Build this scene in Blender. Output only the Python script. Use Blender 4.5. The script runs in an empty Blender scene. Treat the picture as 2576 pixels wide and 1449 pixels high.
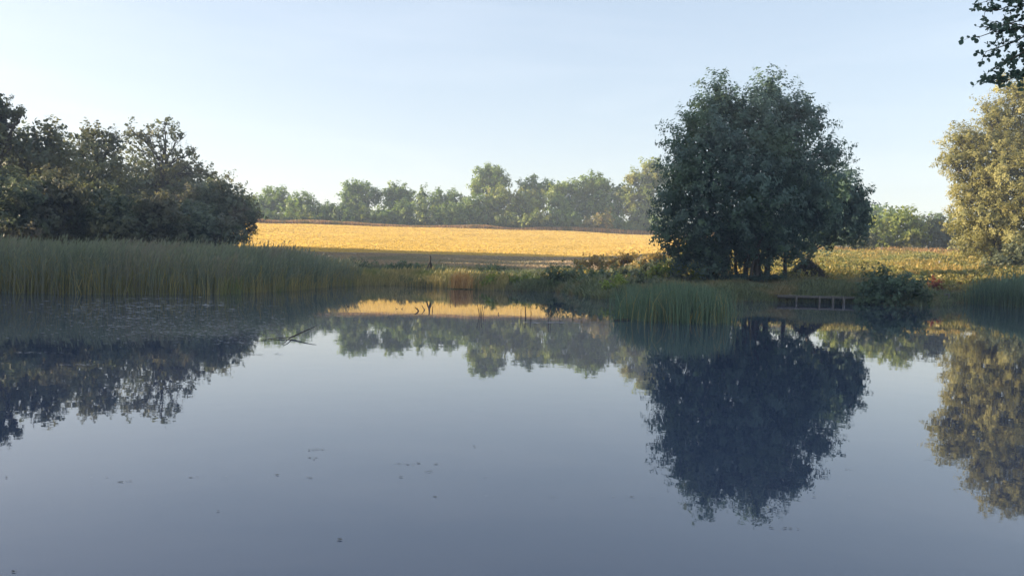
import bpy, math, random
import numpy as np
from mathutils import Vector, Matrix

R = math.radians
sc = bpy.context.scene
col = sc.collection

# ------------------------------------------------------------------ camera
CAM_H = 1.8
F = 2022.0            # focal length in units of a 2576 px wide picture
PITCH, ROLL = R(1.60), R(1.42)
cam_d = bpy.data.cameras.new('camera')
cam_d.sensor_width = 36.0
cam_d.lens = 36.0 * F / 2576.0
cam_d.clip_start = 0.1
cam_d.clip_end = 6000
cam = bpy.data.objects.new('camera', cam_d)
M = Matrix.Rotation(R(90) - PITCH, 4, 'X') @ Matrix.Rotation(ROLL, 4, 'Z')
cam.matrix_world = Matrix.Translation((0, 0, CAM_H)) @ M
col.objects.link(cam)
sc.camera = cam

# ------------------------------------------------------------------ sky, sun, exposure
SUN_EL = R(12.5)
SUN_AZ = R(-86.0)     # measured clockwise from the view direction (+Y)
w = bpy.data.worlds.new('World')
sc.world = w
w.use_nodes = True
nt = w.node_tree
nt.nodes.clear()
sky = nt.nodes.new('ShaderNodeTexSky')
sky.sky_type = 'NISHITA'
sky.sun_disc = False
sky.sun_elevation = SUN_EL
sky.sun_rotation = SUN_AZ % (2 * math.pi)
sky.altitude = 50
sky.air_density = 1.0
sky.dust_density = 1.6
sky.ozone_density = 1.5
hs = nt.nodes.new('ShaderNodeHueSaturation')
hs.inputs['Saturation'].default_value = 1.15
bg = nt.nodes.new('ShaderNodeBackground')
bg.inputs['Strength'].default_value = 0.142
wo = nt.nodes.new('ShaderNodeOutputWorld')
gm = nt.nodes.new('ShaderNodeGamma'); gm.inputs['Gamma'].default_value = 0.5   # evens out the glow on the sun's side
nt.links.new(sky.outputs[0], gm.inputs['Color']); nt.links.new(gm.outputs[0], hs.inputs['Color'])
# faint streaks of high cirrus and a slightly lavender tint
tcw = nt.nodes.new('ShaderNodeTexCoord')
mpw = nt.nodes.new('ShaderNodeMapping'); mpw.inputs['Scale'].default_value = (1.4, 1.4, 11)
mpw.inputs['Rotation'].default_value = (R(4), R(-3), 0)
nzw = nt.nodes.new('ShaderNodeTexNoise'); nzw.inputs['Scale'].default_value = 2.2; nzw.inputs['Detail'].default_value = 6; nzw.inputs['Distortion'].default_value = .6
rpw = nt.nodes.new('ShaderNodeMapRange'); rpw.inputs[1].default_value = .45; rpw.inputs[2].default_value = .8; rpw.inputs[3].default_value = 0; rpw.inputs[4].default_value = .08
tint = nt.nodes.new('ShaderNodeMix'); tint.data_type = 'RGBA'; tint.blend_type = 'MULTIPLY'; tint.inputs[0].default_value = 1
tint.inputs[7].default_value = (1.015, 0.972, 0.995, 1)
cir = nt.nodes.new('ShaderNodeMix'); cir.data_type = 'RGBA'; cir.blend_type = 'ADD'
cir.inputs[7].default_value = (1.5, 1.25, 1.05, 1)
nt.links.new(tcw.outputs['Generated'], mpw.inputs['Vector']); nt.links.new(mpw.outputs[0], nzw.inputs['Vector'])
nt.links.new(nzw.outputs['Fac'], rpw.inputs[0]); nt.links.new(rpw.outputs[0], cir.inputs[0])
nt.links.new(hs.outputs[0], tint.inputs[6]); nt.links.new(tint.outputs[2], cir.inputs[6])
# sky brightened high overhead, out of view, added to lift the shade
sepw = nt.nodes.new('ShaderNodeSeparateXYZ'); nt.links.new(tcw.outputs['Generated'], sepw.inputs[0])
upw = nt.nodes.new('ShaderNodeMapRange'); upw.interpolation_type = 'SMOOTHSTEP'
upw.inputs[1].default_value = .42; upw.inputs[2].default_value = .9; upw.inputs[3].default_value = 1.0; upw.inputs[4].default_value = 2.0
nt.links.new(sepw.outputs[2], upw.inputs[0])
zenith_gain = nt.nodes.new('ShaderNodeVectorMath'); zenith_gain.operation = 'SCALE'
nt.links.new(cir.outputs[2], zenith_gain.inputs[0]); nt.links.new(upw.outputs[0], zenith_gain.inputs['Scale'])
nt.links.new(zenith_gain.outputs[0], bg.inputs['Color'])
nt.links.new(bg.outputs[0], wo.inputs['Surface'])

sun_d = bpy.data.lights.new('sun', 'SUN')
sun_d.energy = 4.6
sun_d.angle = R(0.5)
sun_d.color = (1.0, 0.82, 0.57)
sun = bpy.data.objects.new('sun', sun_d)
sdir = Vector((math.cos(SUN_EL) * math.sin(SUN_AZ), math.cos(SUN_EL) * math.cos(SUN_AZ), math.sin(SUN_EL)))
sun.rotation_euler = sdir.to_track_quat('Z', 'Y').to_euler()
sun.location = sdir * 100
col.objects.link(sun)

vs = sc.view_settings
vs.view_transform = 'Standard'
vs.look = 'None'
vs.gamma = 1
vs.use_curve_mapping = False
vs.exposure = 1.95
sc.cycles.max_bounces = 10
sc.cycles.diffuse_bounces = 7
sc.cycles.transparent_max_bounces = 8
sc.cycles.volume_bounces = 0
sc.cycles.sample_clamp_indirect = 6

# ------------------------------------------------------------------ helpers
M3 = np.array([[M[i][j] for j in range(3)] for i in range(3)])


def at(px, py, Y):
    """world point at distance Y in front of the camera seen at 2576-wide picture point px, py"""
    v = M3 @ np.array([px - 1288.0, -(py - 724.5), -F])
    t = Y / v[1]
    return np.array([v[0] * t, Y, CAM_H + v[2] * t])


def tag(o, label=None, cat=None, group=None, kind=None):
    if label: o['label'] = label
    if cat: o['category'] = cat
    if group: o['group'] = group
    if kind: o['kind'] = kind
    return o


def thing(name, loc, label, cat, group=None):
    o = bpy.data.objects.new(name, None)
    o.empty_display_size = 0.3
    o.location = [float(c) for c in loc]
    col.objects.link(o)
    return tag(o, label, cat, group)


class MB:
    """collects faces; vertices in world space, linked as one mesh object"""
    def __init__(s):
        s.v, s.f, s.t, s.n = [], [], [], 0

    def quads(s, q, tone=None):           # q: N x 4 x 3
        N = len(q)
        if N == 0: return
        s.v.append(np.asarray(q, dtype=np.float32).reshape(-1, 3))
        s.f.append(np.arange(N * 4, dtype=np.int32).reshape(-1, 4) + s.n)
        s.n += N * 4
        s.t.append(np.full(N, 0.5) if tone is None else np.asarray(tone))

    def mesh(s, v, f, tone=0.5):
        f = np.asarray(f, dtype=np.int32)
        s.v.append(np.asarray(v, dtype=np.float32))
        s.f.append(f + s.n)
        s.n += len(v)
        s.t.append(np.full(len(f), tone))

    def tube(s, pts, rad, sides=6, tone=0.5):
        pts = np.asarray(pts, float); rad = np.asarray(rad, float)
        d = np.gradient(pts, axis=0)
        d /= np.linalg.norm(d, axis=1, keepdims=True) + 1e-9
        ref = np.array([0.31, 0.17, 0.93]) if abs(d[0][2]) < .8 else np.array([0.93, 0.31, 0.1])
        a = np.cross(d, ref); a /= np.linalg.norm(a, axis=1, keepdims=True) + 1e-9
        b = np.cross(d, a)
        th = np.arange(sides) * 2 * math.pi / sides
        ring = (pts[:, None] + rad[:, None, None] * (np.cos(th)[None, :, None] * a[:, None] + np.sin(th)[None, :, None] * b[:, None]))
        v = ring.reshape(-1, 3)
        f = []
        n = len(pts)
        for i in range(n - 1):
            for k in range(sides):
                k2 = (k + 1) % sides
                f.append((i * sides + k, i * sides + k2, (i + 1) * sides + k2, (i + 1) * sides + k))
        s.mesh(v, f, tone)

    def box(s, c, sx, sy, sz, rz=0.0, tone=0.5, rx=0.0):
        v = []
        for z in (-1, 1):
            for y in (-1, 1):
                for x in (-1, 1):
                    v.append((x * sx / 2, y * sy / 2, z * sz / 2))
        v = np.array(v)
        if rx:
            cr, sr = math.cos(rx), math.sin(rx)
            v = v @ np.array([[1, 0, 0], [0, cr, sr], [0, -sr, cr]])
        cr, sr = math.cos(rz), math.sin(rz)
        v = v @ np.array([[cr, sr, 0], [-sr, cr, 0], [0, 0, 1]])
        f = [(0, 2, 3, 1), (4, 5, 7, 6), (0, 1, 5, 4), (2, 6, 7, 3), (0, 4, 6, 2), (1, 3, 7, 5)]
        s.mesh(v + np.array(c), f, tone)

    def build(s, name, mat, parent=None, smooth=False):
        me = bpy.data.meshes.new(name)
        v = np.concatenate(s.v); f = np.concatenate(s.f); t = np.concatenate(s.t)
        if parent is not None:
            v = v - np.array(parent.location, dtype=np.float32)
        me.vertices.add(len(v)); me.vertices.foreach_set('co', v.astype(np.float32).ravel())
        me.loops.add(f.size); me.loops.foreach_set('vertex_index', f.ravel().astype(np.int32))
        me.polygons.add(len(f))
        me.polygons.foreach_set('loop_start', np.arange(0, f.size, 4, dtype=np.int32))
        me.update(calc_edges=True)
        a = me.attributes.new('tone', 'FLOAT', 'FACE')
        a.data.foreach_set('value', t.astype(np.float32))
        if smooth:
            me.polygons.foreach_set('use_smooth', np.ones(len(f), dtype=bool))
        me.materials.append(mat)
        o = bpy.data.objects.new(name, me)
        col.objects.link(o)
        if parent is not None: o.parent = parent
        return o


def unit(a):
    return a / (np.linalg.norm(a, axis=-1, keepdims=True) + 1e-9)


_vg = np.random.default_rng(7).random((64, 64))


def vnoise(x, y):
    x = np.asarray(x, float); y = np.asarray(y, float)
    xi = np.floor(x).astype(int); yi = np.floor(y).astype(int)
    fx = x - xi; fy = y - yi
    fx = fx * fx * (3 - 2 * fx); fy = fy * fy * (3 - 2 * fy)
    g = lambda a, b: _vg[a % 64, b % 64]
    return (g(xi, yi) * (1 - fx) + g(xi + 1, yi) * fx) * (1 - fy) + (g(xi, yi + 1) * (1 - fx) + g(xi + 1, yi + 1) * fx) * fy


# ------------------------------------------------------------------ materials
def new_mat(name):
    m = bpy.data.materials.new(name)
    m.use_nodes = True
    m.node_tree.nodes.clear()
    return m, m.node_tree


def leaf_mat(name, c1, c2, c3=None, trans=0.42, rough=0.55, patch=0.25, spec=0.3):
    """two leaf colours blended by each leaf's tone, drifting to a third in soft patches"""
    m, t = new_mat(name)
    N, L = t.nodes, t.links
    at_ = N.new('ShaderNodeAttribute'); at_.attribute_name = 'tone'
    mx = N.new('ShaderNodeMix'); mx.data_type = 'RGBA'
    mx.inputs[6].default_value = (*c1, 1); mx.inputs[7].default_value = (*c2, 1)
    L.new(at_.outputs['Fac'], mx.inputs[0])
    outc = mx.outputs[2]
    if c3:
        tc = N.new('ShaderNodeTexCoord')
        nz = N.new('ShaderNodeTexNoise'); nz.inputs['Scale'].default_value = patch; nz.inputs['Detail'].default_value = 3
        L.new(tc.outputs['Object'], nz.inputs['Vector'])
        rp = N.new('ShaderNodeMapRange'); rp.inputs[1].default_value = 0.48; rp.inputs[2].default_value = 0.68
        L.new(nz.outputs['Fac'], rp.inputs[0])
        m2 = N.new('ShaderNodeMix'); m2.data_type = 'RGBA'
        L.new(rp.outputs[0], m2.inputs[0]); L.new(outc, m2.inputs[6]); m2.inputs[7].default_value = (*c3, 1)
        outc = m2.outputs[2]
    p = N.new('ShaderNodeBsdfPrincipled')
    p.inputs['Roughness'].default_value = rough
    p.inputs['Specular IOR Level'].default_value = spec
    L.new(outc, p.inputs['Base Color'])
    tr = N.new('ShaderNodeBsdfTranslucent')
    hv = N.new('ShaderNodeHueSaturation'); hv.inputs['Value'].default_value = 1.3; hv.inputs['Saturation'].default_value = 1.15
    L.new(outc, hv.inputs['Color']); L.new(hv.outputs[0], tr.inputs['Color'])
    ms = N.new('ShaderNodeMixShader'); ms.inputs[0].default_value = trans
    L.new(p.outputs[0], ms.inputs[1]); L.new(tr.outputs[0], ms.inputs[2])
    o = N.new('ShaderNodeOutputMaterial'); L.new(ms.outputs[0], o.inputs['Surface'])
    return m


def noise_mat(name, c1, c2, scale, rough=0.9, stretch=(1, 1, 1), bump=0.3, c3=None, scale2=0.05, bdist=0.05):
    m, t = new_mat(name)
    N, L = t.nodes, t.links
    tc = N.new('ShaderNodeTexCoord'); mp = N.new('ShaderNodeMapping'); mp.inputs['Scale'].default_value = stretch
    L.new(tc.outputs['Object'], mp.inputs['Vector'])
    nz = N.new('ShaderNodeTexNoise'); nz.inputs['Scale'].default_value = scale; nz.inputs['Detail'].default_value = 8
    nz.inputs['Roughness'].default_value = 0.65
    L.new(mp.outputs[0], nz.inputs['Vector'])
    rp = N.new('ShaderNodeMapRange'); rp.inputs[1].default_value = 0.3; rp.inputs[2].default_value = 0.7
    L.new(nz.outputs['Fac'], rp.inputs[0])
    mx = N.new('ShaderNodeMix'); mx.data_type = 'RGBA'
    mx.inputs[6].default_value = (*c1, 1); mx.inputs[7].default_value = (*c2, 1)
    L.new(rp.outputs[0], mx.inputs[0])
    outc = mx.outputs[2]
    if c3:
        n2 = N.new('ShaderNodeTexNoise'); n2.inputs['Scale'].default_value = scale2; n2.inputs['Detail'].default_value = 5
        L.new(mp.outputs[0], n2.inputs['Vector'])
        r2 = N.new('ShaderNodeMapRange'); r2.inputs[1].default_value = 0.42; r2.inputs[2].default_value = 0.66
        L.new(n2.outputs['Fac'], r2.inputs[0])
        m2 = N.new('ShaderNodeMix'); m2.data_type = 'RGBA'
        L.new(r2.outputs[0], m2.inputs[0]); L.new(outc, m2.inputs[6]); m2.inputs[7].default_value = (*c3, 1)
        outc = m2.outputs[2]
    p = N.new('ShaderNodeBsdfPrincipled'); p.inputs['Roughness'].default_value = rough
    p.inputs['Specular IOR Level'].default_value = 0.2
    L.new(outc, p.inputs['Base Color'])
    b = N.new('ShaderNodeBump'); b.inputs['Strength'].default_value = bump; b.inputs['Distance'].default_value = bdist
    L.new(nz.outputs['Fac'], b.inputs['Height']); L.new(b.outputs[0], p.inputs['Normal'])
    o = N.new('ShaderNodeOutputMaterial'); L.new(p.outputs[0], o.inputs['Surface'])
    return m


BARK = noise_mat('bark', (0.035, 0.03, 0.024), (0.12, 0.10, 0.08), 6, stretch=(1, 1, .25), bump=0.8)
DEADWOOD = noise_mat('dead_wood', (0.03, 0.024, 0.02), (0.10, 0.08, 0.06), 9, stretch=(1, 1, .3), bump=0.6)
TIMBER = noise_mat('weathered_timber', (0.05, 0.048, 0.042), (0.14, 0.125, 0.11), 5, stretch=(1, 6, 6), bump=0.5)
WHITEWOOD = noise_mat('pale_post', (0.5, 0.47, 0.40), (0.7, 0.66, 0.58), 12, bump=0.3)
L_FAR = [leaf_mat('leaf_far_a', (0.075, 0.119, 0.027), (0.207, 0.277, 0.059), (0.196, 0.224, 0.050), patch=.18),
         leaf_mat('leaf_far_b', (0.069, 0.113, 0.032), (0.196, 0.251, 0.063), (0.127, 0.198, 0.050), patch=.2),
         leaf_mat('leaf_far_c', (0.092, 0.126, 0.029), (0.253, 0.290, 0.063), (0.265, 0.238, 0.063), patch=.22)]
L_YEL = leaf_mat('leaf_yellowing', (0.12, 0.12, 0.03), (0.24, 0.21, 0.05), (0.26, 0.17, 0.05), patch=.6)
L_ALDER = leaf_mat('leaf_alder', (0.054, 0.092, 0.079), (0.109, 0.164, 0.125), (0.096, 0.150, 0.079), trans=.38, patch=.35)
L_OAK = leaf_mat('leaf_oak', (0.065, 0.078, 0.045), (0.142, 0.156, 0.081), (0.167, 0.156, 0.075), patch=.25)
L_THICK = leaf_mat('leaf_thicket', (0.065, 0.082, 0.052), (0.142, 0.163, 0.089), (0.180, 0.142, 0.097), patch=.22)
L_BROWN = leaf_mat('leaf_brownish', (0.075, 0.075, 0.045), (0.16, 0.15, 0.085), (0.11, 0.13, 0.065), patch=.3)
L_WILLOW = leaf_mat('leaf_willow', (0.12, 0.13, 0.05), (0.37, 0.33, 0.12), (0.21, 0.20, 0.07), patch=.3)
L_DARK = leaf_mat('leaf_dark_scrub', (0.044, 0.077, 0.048), (0.110, 0.165, 0.088), (0.077, 0.099, 0.048), patch=.6)
L_GOLD = leaf_mat('leaf_golden', (0.20, 0.15, 0.05), (0.42, 0.30, 0.10), (0.19, 0.18, 0.07), patch=.7)
L_HERB = leaf_mat('leaf_herbage', (0.07, 0.10, 0.05), (0.16, 0.20, 0.09), (0.17, 0.16, 0.09), patch=.6)
L_LIME = leaf_mat('leaf_lime', (0.115, 0.161, 0.029), (0.253, 0.299, 0.057), (0.230, 0.207, 0.057), patch=.8)
L_RED = leaf_mat('leaf_rusty', (0.16, 0.04, 0.025), (0.26, 0.08, 0.04), patch=.8)
REED = leaf_mat('reed_blades', (0.090, 0.115, 0.081), (0.193, 0.207, 0.128), (0.218, 0.184, 0.135), trans=.3, patch=.3)
REED_TAN = leaf_mat('reed_tan', (0.188, 0.163, 0.062), (0.375, 0.300, 0.125), (0.150, 0.175, 0.062), trans=.3, patch=.3)
CATTAIL = leaf_mat('cattail_blades', (0.046, 0.080, 0.057), (0.131, 0.185, 0.107), (0.118, 0.160, 0.101), trans=.3, patch=.5)
MEADOW = leaf_mat('meadow_blades', (0.22, 0.15, 0.045), (0.50, 0.34, 0.11), (0.22, 0.20, 0.06), trans=.3, patch=.35)
RUSTGRASS = leaf_mat('rusty_grass', (0.24, 0.13, 0.06), (0.48, 0.30, 0.13), (0.18, 0.15, 0.05), trans=.3, patch=.3)
GREENGRASS = leaf_mat('green_grass', (0.071, 0.093, 0.053), (0.189, 0.206, 0.098), (0.236, 0.185, 0.090), trans=.3, patch=.5)
GROUND = noise_mat('ground_soil_and_turf', (0.045, 0.045, 0.022), (0.11, 0.095, 0.045), 1.2, c3=(0.15, 0.12, 0.045), scale2=.08)
FIELD = noise_mat('ripe_stubble', (0.56, 0.40, 0.12), (0.68, 0.50, 0.16), 0.9, stretch=(.35, 1.6, 1), bump=.6, c3=(0.40, 0.255, 0.075), scale2=.045, bdist=.12)


def water_mat():
    m, t = new_mat('pond_water')
    N, L = t.nodes, t.links
    tc = N.new('ShaderNodeTexCoord')
    n1 = N.new('ShaderNodeTexNoise'); n1.inputs['Scale'].default_value = 1.6; n1.inputs['Detail'].default_value = 3
    L.new(tc.outputs['Object'], n1.inputs['Vector'])
    b = N.new('ShaderNodeBump'); b.inputs['Strength'].default_value = 1.0; b.inputs['Distance'].default_value = 0.0012
    L.new(n1.outputs['Fac'], b.inputs['Height'])
    p = N.new('ShaderNodeBsdfPrincipled')
    p.inputs['Base Color'].default_value = (0.027, 0.040, 0.068, 1)
    p.inputs['Roughness'].default_value = 0.015
    p.inputs['IOR'].default_value = 1.65
    L.new(b.outputs[0], p.inputs['Normal'])
    o = N.new('ShaderNodeOutputMaterial'); L.new(p.outputs[0], o.inputs['Surface'])
    return m


WATER = water_mat()

# ------------------------------------------------------------------ terrain
POND = np.array([(6, 2.2), (-6, 1.6), (-20, 3), (-32, 8), (-38, 18), (-36, 28), (-31, 35), (-23, 36.5), (-18, 37.5), (-15.6, 40),
                 (-14, 48), (-14, 58), (-9, 64), (-3, 59), (0.3, 57), (3.2, 57.5), (4.5, 51), (5.2, 46), (7, 44.5), (10, 45.5),
                 (14, 48.6), (21.5, 49), (24, 47.5), (27, 50), (29, 56), (31, 55), (31.5, 49), (35, 46), (38, 38), (36, 25),
                 (26, 15), (14, 9), (9, 4)], float)


def shore(X, Y):
    """signed distance to the water's edge, negative over the water"""
    X = np.asarray(X, float); Y = np.asarray(Y, float)
    d = np.full(X.shape, 1e9); inside = np.zeros(X.shape, bool)
    n = len(POND)
    for i in range(n):
        a = POND[i]; b = POND[(i + 1) % n]
        ab = b - a
        t = np.clip(((X - a[0]) * ab[0] + (Y - a[1]) * ab[1]) / (ab @ ab), 0, 1)
        d = np.minimum(d, np.hypot(X - a[0] - t * ab[0], Y - a[1] - t * ab[1]))
        c = ((a[1] > Y) != (b[1] > Y))
        xc = (b[0] - a[0]) * (Y - a[1]) / (b[1] - a[1] + 1e-12) + a[0]
        inside ^= c & (X < xc)
    return np.where(inside, -d, d)


def gh(X, Y):
    X = np.asarray(X, float); Y = np.asarray(Y, float)
    c = np.interp(Y, [0, 40, 60, 75, 90, 115, 150, 200, 240, 400, 1500], [.35, .4, .5, .95, 1.7, 3.0, 5.9, 10.7, 11.6, 9, 6])
    r = np.interp(Y, [0, 40, 50, 60, 75, 100, 125, 200, 240, 400, 1500], [.4, .6, 1.0, 1.7, 2.6, 4.1, 5.4, 10.0, 11, 9, 6])
    k = np.clip((X - 8) / 24, 0, 1); k = k * k * (3 - 2 * k)
    z = c * (1 - k) + r * k
    hl = np.clip((-X - 42) * .09, 0, 7) * np.clip((54 - Y) / 12, 0, 1)  # unseen rise at left, added so the trees there shade further
    z = z + hl + 0.25 * (vnoise(X * .12, Y * .12) - .5) * np.clip((Y - 60) / 40, 0, 1)
    s = shore(X, Y)
    land = np.minimum(z, .06 + .35 * np.maximum(s, 0) ** .9)
    bed = np.maximum(-1.2, .35 * s - .05)
    return np.where(s > 0, land, bed)


xs = np.concatenate([np.linspace(-1500, -150, 14)[:-1], np.linspace(-150, -60, 25)[:-1], np.linspace(-60, 60, 161), np.linspace(60, 150, 25)[1:], np.linspace(150, 1500, 14)[1:]])
ys = np.concatenate([np.linspace(-300, -10, 8)[:-1], np.linspace(-10, 90, 134), np.linspace(90, 240, 76)[1:], np.linspace(240, 400, 17)[1:], np.linspace(400, 1500, 12)[1:]])
GX, GY = np.meshgrid(xs, ys)
GZ = gh(GX, GY)


def sheet(name, mat, keep, dz, kind='structure'):
    nx = len(xs)
    V = np.stack([GX, GY, GZ + dz], -1).reshape(-1, 3)
    idx = np.arange(len(V)).reshape(len(ys), nx)
    q = np.stack([idx[:-1, :-1], idx[:-1, 1:], idx[1:, 1:], idx[1:, :-1]], -1).reshape(-1, 4)
    q = q[keep.reshape(-1)]
    u, inv = np.unique(q, return_inverse=True)
    b = MB(); b.mesh(V[u], inv.reshape(-1, 4))
    return tag(b.build(name, mat, smooth=True), kind=kind)


cx = (GX[:-1, :-1] + GX[1:, 1:]) / 2; cy = (GY[:-1, :-1] + GY[1:, 1:]) / 2
sheet('ground', GROUND, np.ones_like(cx, bool), 0.0)
near_edge = 112.5  # golden sheet ends where the shadow band begins
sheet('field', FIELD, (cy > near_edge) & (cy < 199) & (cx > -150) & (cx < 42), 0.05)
wb = MB()
wb.mesh([(-60, -4, 0), (60, -4, 0), (60, 80, 0), (-60, 80, 0)], [(0, 1, 2, 3)])
tag(wb.build('water', WATER), kind='structure')


# ------------------------------------------------------------------ foliage
def leaves(mb, c, nrm, size, rng, tone, aspect=1.6):
    """rhombic leaves at points c facing nrm"""
    n = len(c)
    r = unit(rng.normal(size=(n, 3)))
    a = unit(np.cross(nrm, r)); b = np.cross(nrm, a)
    s = size * (0.6 + 0.8 * rng.random((n, 1)))
    a = a * s * aspect / 2; b = b * s / 2
    mb.quads(np.stack([c - a, c + b * .9 + a * .1, c + a, c - b * .9 + a * .1], 1), tone)


def crown(mb, lobes, clump, per, leaf, rng, dens=1.0, spray=1.0, fill=1.0, ragged=.18, aspect=1.6):
    """lobes: list of (centre, (rx,ry,rz)).  Clumps of leaves on and just inside each lobe's surface, sprays pointing out"""
    C = np.array([l[0] for l in lobes]); RR = np.array([l[1] for l in lobes])
    for i, (c, r) in enumerate(zip(C, RR)):
        rm = (r[0] * r[1] * r[2]) ** (1 / 3)
        n = max(6, int(dens * 4 * math.pi * rm * rm / (clump * clump) * .55))
        d = unit(rng.normal(size=(n, 3)))
        ph = rng.random(6) * 6.28
        lump = (np.sin(d[:, 0] * 4 + ph[0]) * np.sin(d[:, 1] * 4.3 + ph[1]) + np.sin(d[:, 2] * 5 + ph[2]) * np.sin(d[:, 0] * 6 + ph[3])) * .5
        k = 1 + ragged * lump - np.abs(rng.normal(size=n)) * .12
        inner = rng.random(n) < .22
        k = np.where(inner, rng.uniform(.35, .8, n), k)
        p = c + d * r * k[:, None]
        keep = np.ones(n, bool)
        for j in range(len(C)):
            if j != i:
                keep &= (((p - C[j]) / RR[j]) ** 2).sum(1) > .5
        p = p[keep]; dd = unit((d / r)[keep]); m = len(p)
        if m == 0: continue
        ct = rng.random(m)
        out = unit(dd + np.array([0, 0, .35]) + .35 * rng.normal(size=(m, 3)))
        L = clump * spray * (0.7 + rng.random(m) * 1.1)
        t = rng.random((m, per))
        q = p[:, None] + out[:, None] * (t * L[:, None])[..., None] + rng.normal(size=(m, per, 3)) * (clump * .42 * (1 - .65 * t))[..., None]
        nn = unit((q - p[:, None]) * .8 / clump + out[:, None] * .9 + np.array([0, 0, .2]) + rng.normal(size=(m, per, 3)) * .5)
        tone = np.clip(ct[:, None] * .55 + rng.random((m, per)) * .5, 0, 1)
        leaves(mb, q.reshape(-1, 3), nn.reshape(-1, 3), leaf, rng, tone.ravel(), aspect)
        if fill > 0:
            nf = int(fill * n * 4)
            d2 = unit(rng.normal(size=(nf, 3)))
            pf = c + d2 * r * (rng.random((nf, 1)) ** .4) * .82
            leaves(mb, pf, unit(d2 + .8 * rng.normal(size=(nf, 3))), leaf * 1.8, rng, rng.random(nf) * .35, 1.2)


def limb(mb, a, b, r0, r1, rng, wob=.06, n=7, sides=6, tone=.5):
    a = np.array(a, float); b = np.array(b, float)
    t = np.linspace(0, 1, n)[:, None]
    L = np.linalg.norm(b - a)
    w = np.cumsum(rng.normal(size=(n, 3)), 0) * wob * L / n * 1.6
    w = w - t * w[-1]; w -= w[0] * (1 - t)
    pts = a + (b - a) * t + w
    pts[:, 2] += (np.sin(t[:, 0] * math.pi) * .04 * L)
    mb.tube(pts, r0 + (r1 - r0) * t[:, 0] ** .8, sides, tone)
    return pts


def px_lobes(lobes, Y, depth=.85, dz_all=0):
    out = []
    for l in lobes:
        x, y, rx, ry = l[:4]; dY = l[4] if len(l) > 4 else 0
        k = (Y + dY) / F
        out.append((at(x, y, Y + dY), np.array([rx * k, max(.3, depth * .5 * (rx + ry) * k), ry * k])))
    return out


def tree(name, label, cat, Y, lobes, mat, seed, stems=None, clump=.9, per=16, leaf=.3, dens=1., fill=1., spray=1., group=None,
         twigs=0, ragged=.18, trunk_r=None, depth=.85, base_x=None, aspect=1.6):
    rng = np.random.default_rng(seed)
    lb = px_lobes(lobes, Y, depth)
    C = np.array([l[0] for l in lb])
    if stems is None:
        bx = C[:, 0].mean() if base_x is None else base_x
        stems = [(bx, Y)]
    gz = float(gh(stems[0][0], stems[0][1]))
    root = thing(name, (stems[0][0], stems[0][1], gz), label, cat, group)
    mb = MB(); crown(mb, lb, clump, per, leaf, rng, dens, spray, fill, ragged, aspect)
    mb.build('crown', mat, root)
    tb = MB()
    H = C[:, 2].max() - gz
    tr = trunk_r or max(.05, H * .022)
    for k, (sx, sy) in enumerate(stems):
        g = float(gh(sx, sy)) - .1
        mine = [i for i in range(len(C)) if np.argmin([abs(C[i][0] - s[0]) + abs(C[i][1] - s[1]) for s in stems]) == k] or [int(np.argmin(abs(C[:, 0] - sx)))]
        top = C[mine].mean(0)
        top[2] = max(top[2], g + .5)
        pts = limb(tb, (sx, sy, g), top, tr / max(1, len(stems)) ** .4, tr * .4, rng, .05, 9, 8)
        for i in mine:
            s0 = pts[rng.integers(3, 8)]
            e = C[i]
            q = limb(tb, s0, e, tr * .35, tr * .12, rng, .1, 7)
            for _ in range(4):
                dd = unit(rng.normal(size=3) + np.array([0, 0, .4]))
                limb(tb, q[rng.integers(3, 7)], e + dd * lb[i][1] * .9, tr * .12, tr * .03, rng, .14, 6, 4)
        for _ in range(twigs):
            i = mine[rng.integers(len(mine))]
            dd = unit(rng.normal(size=3) * np.array([1, .6, .8]) + np.array([0, 0, .5]))
            limb(tb, C[i], C[i] + dd * lb[i][1] * rng.uniform(1.05, 1.3), tr * .12, .012, rng, .12, 6, 4)
    tb.build('trunk', BARK, root)
    return root


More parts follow.
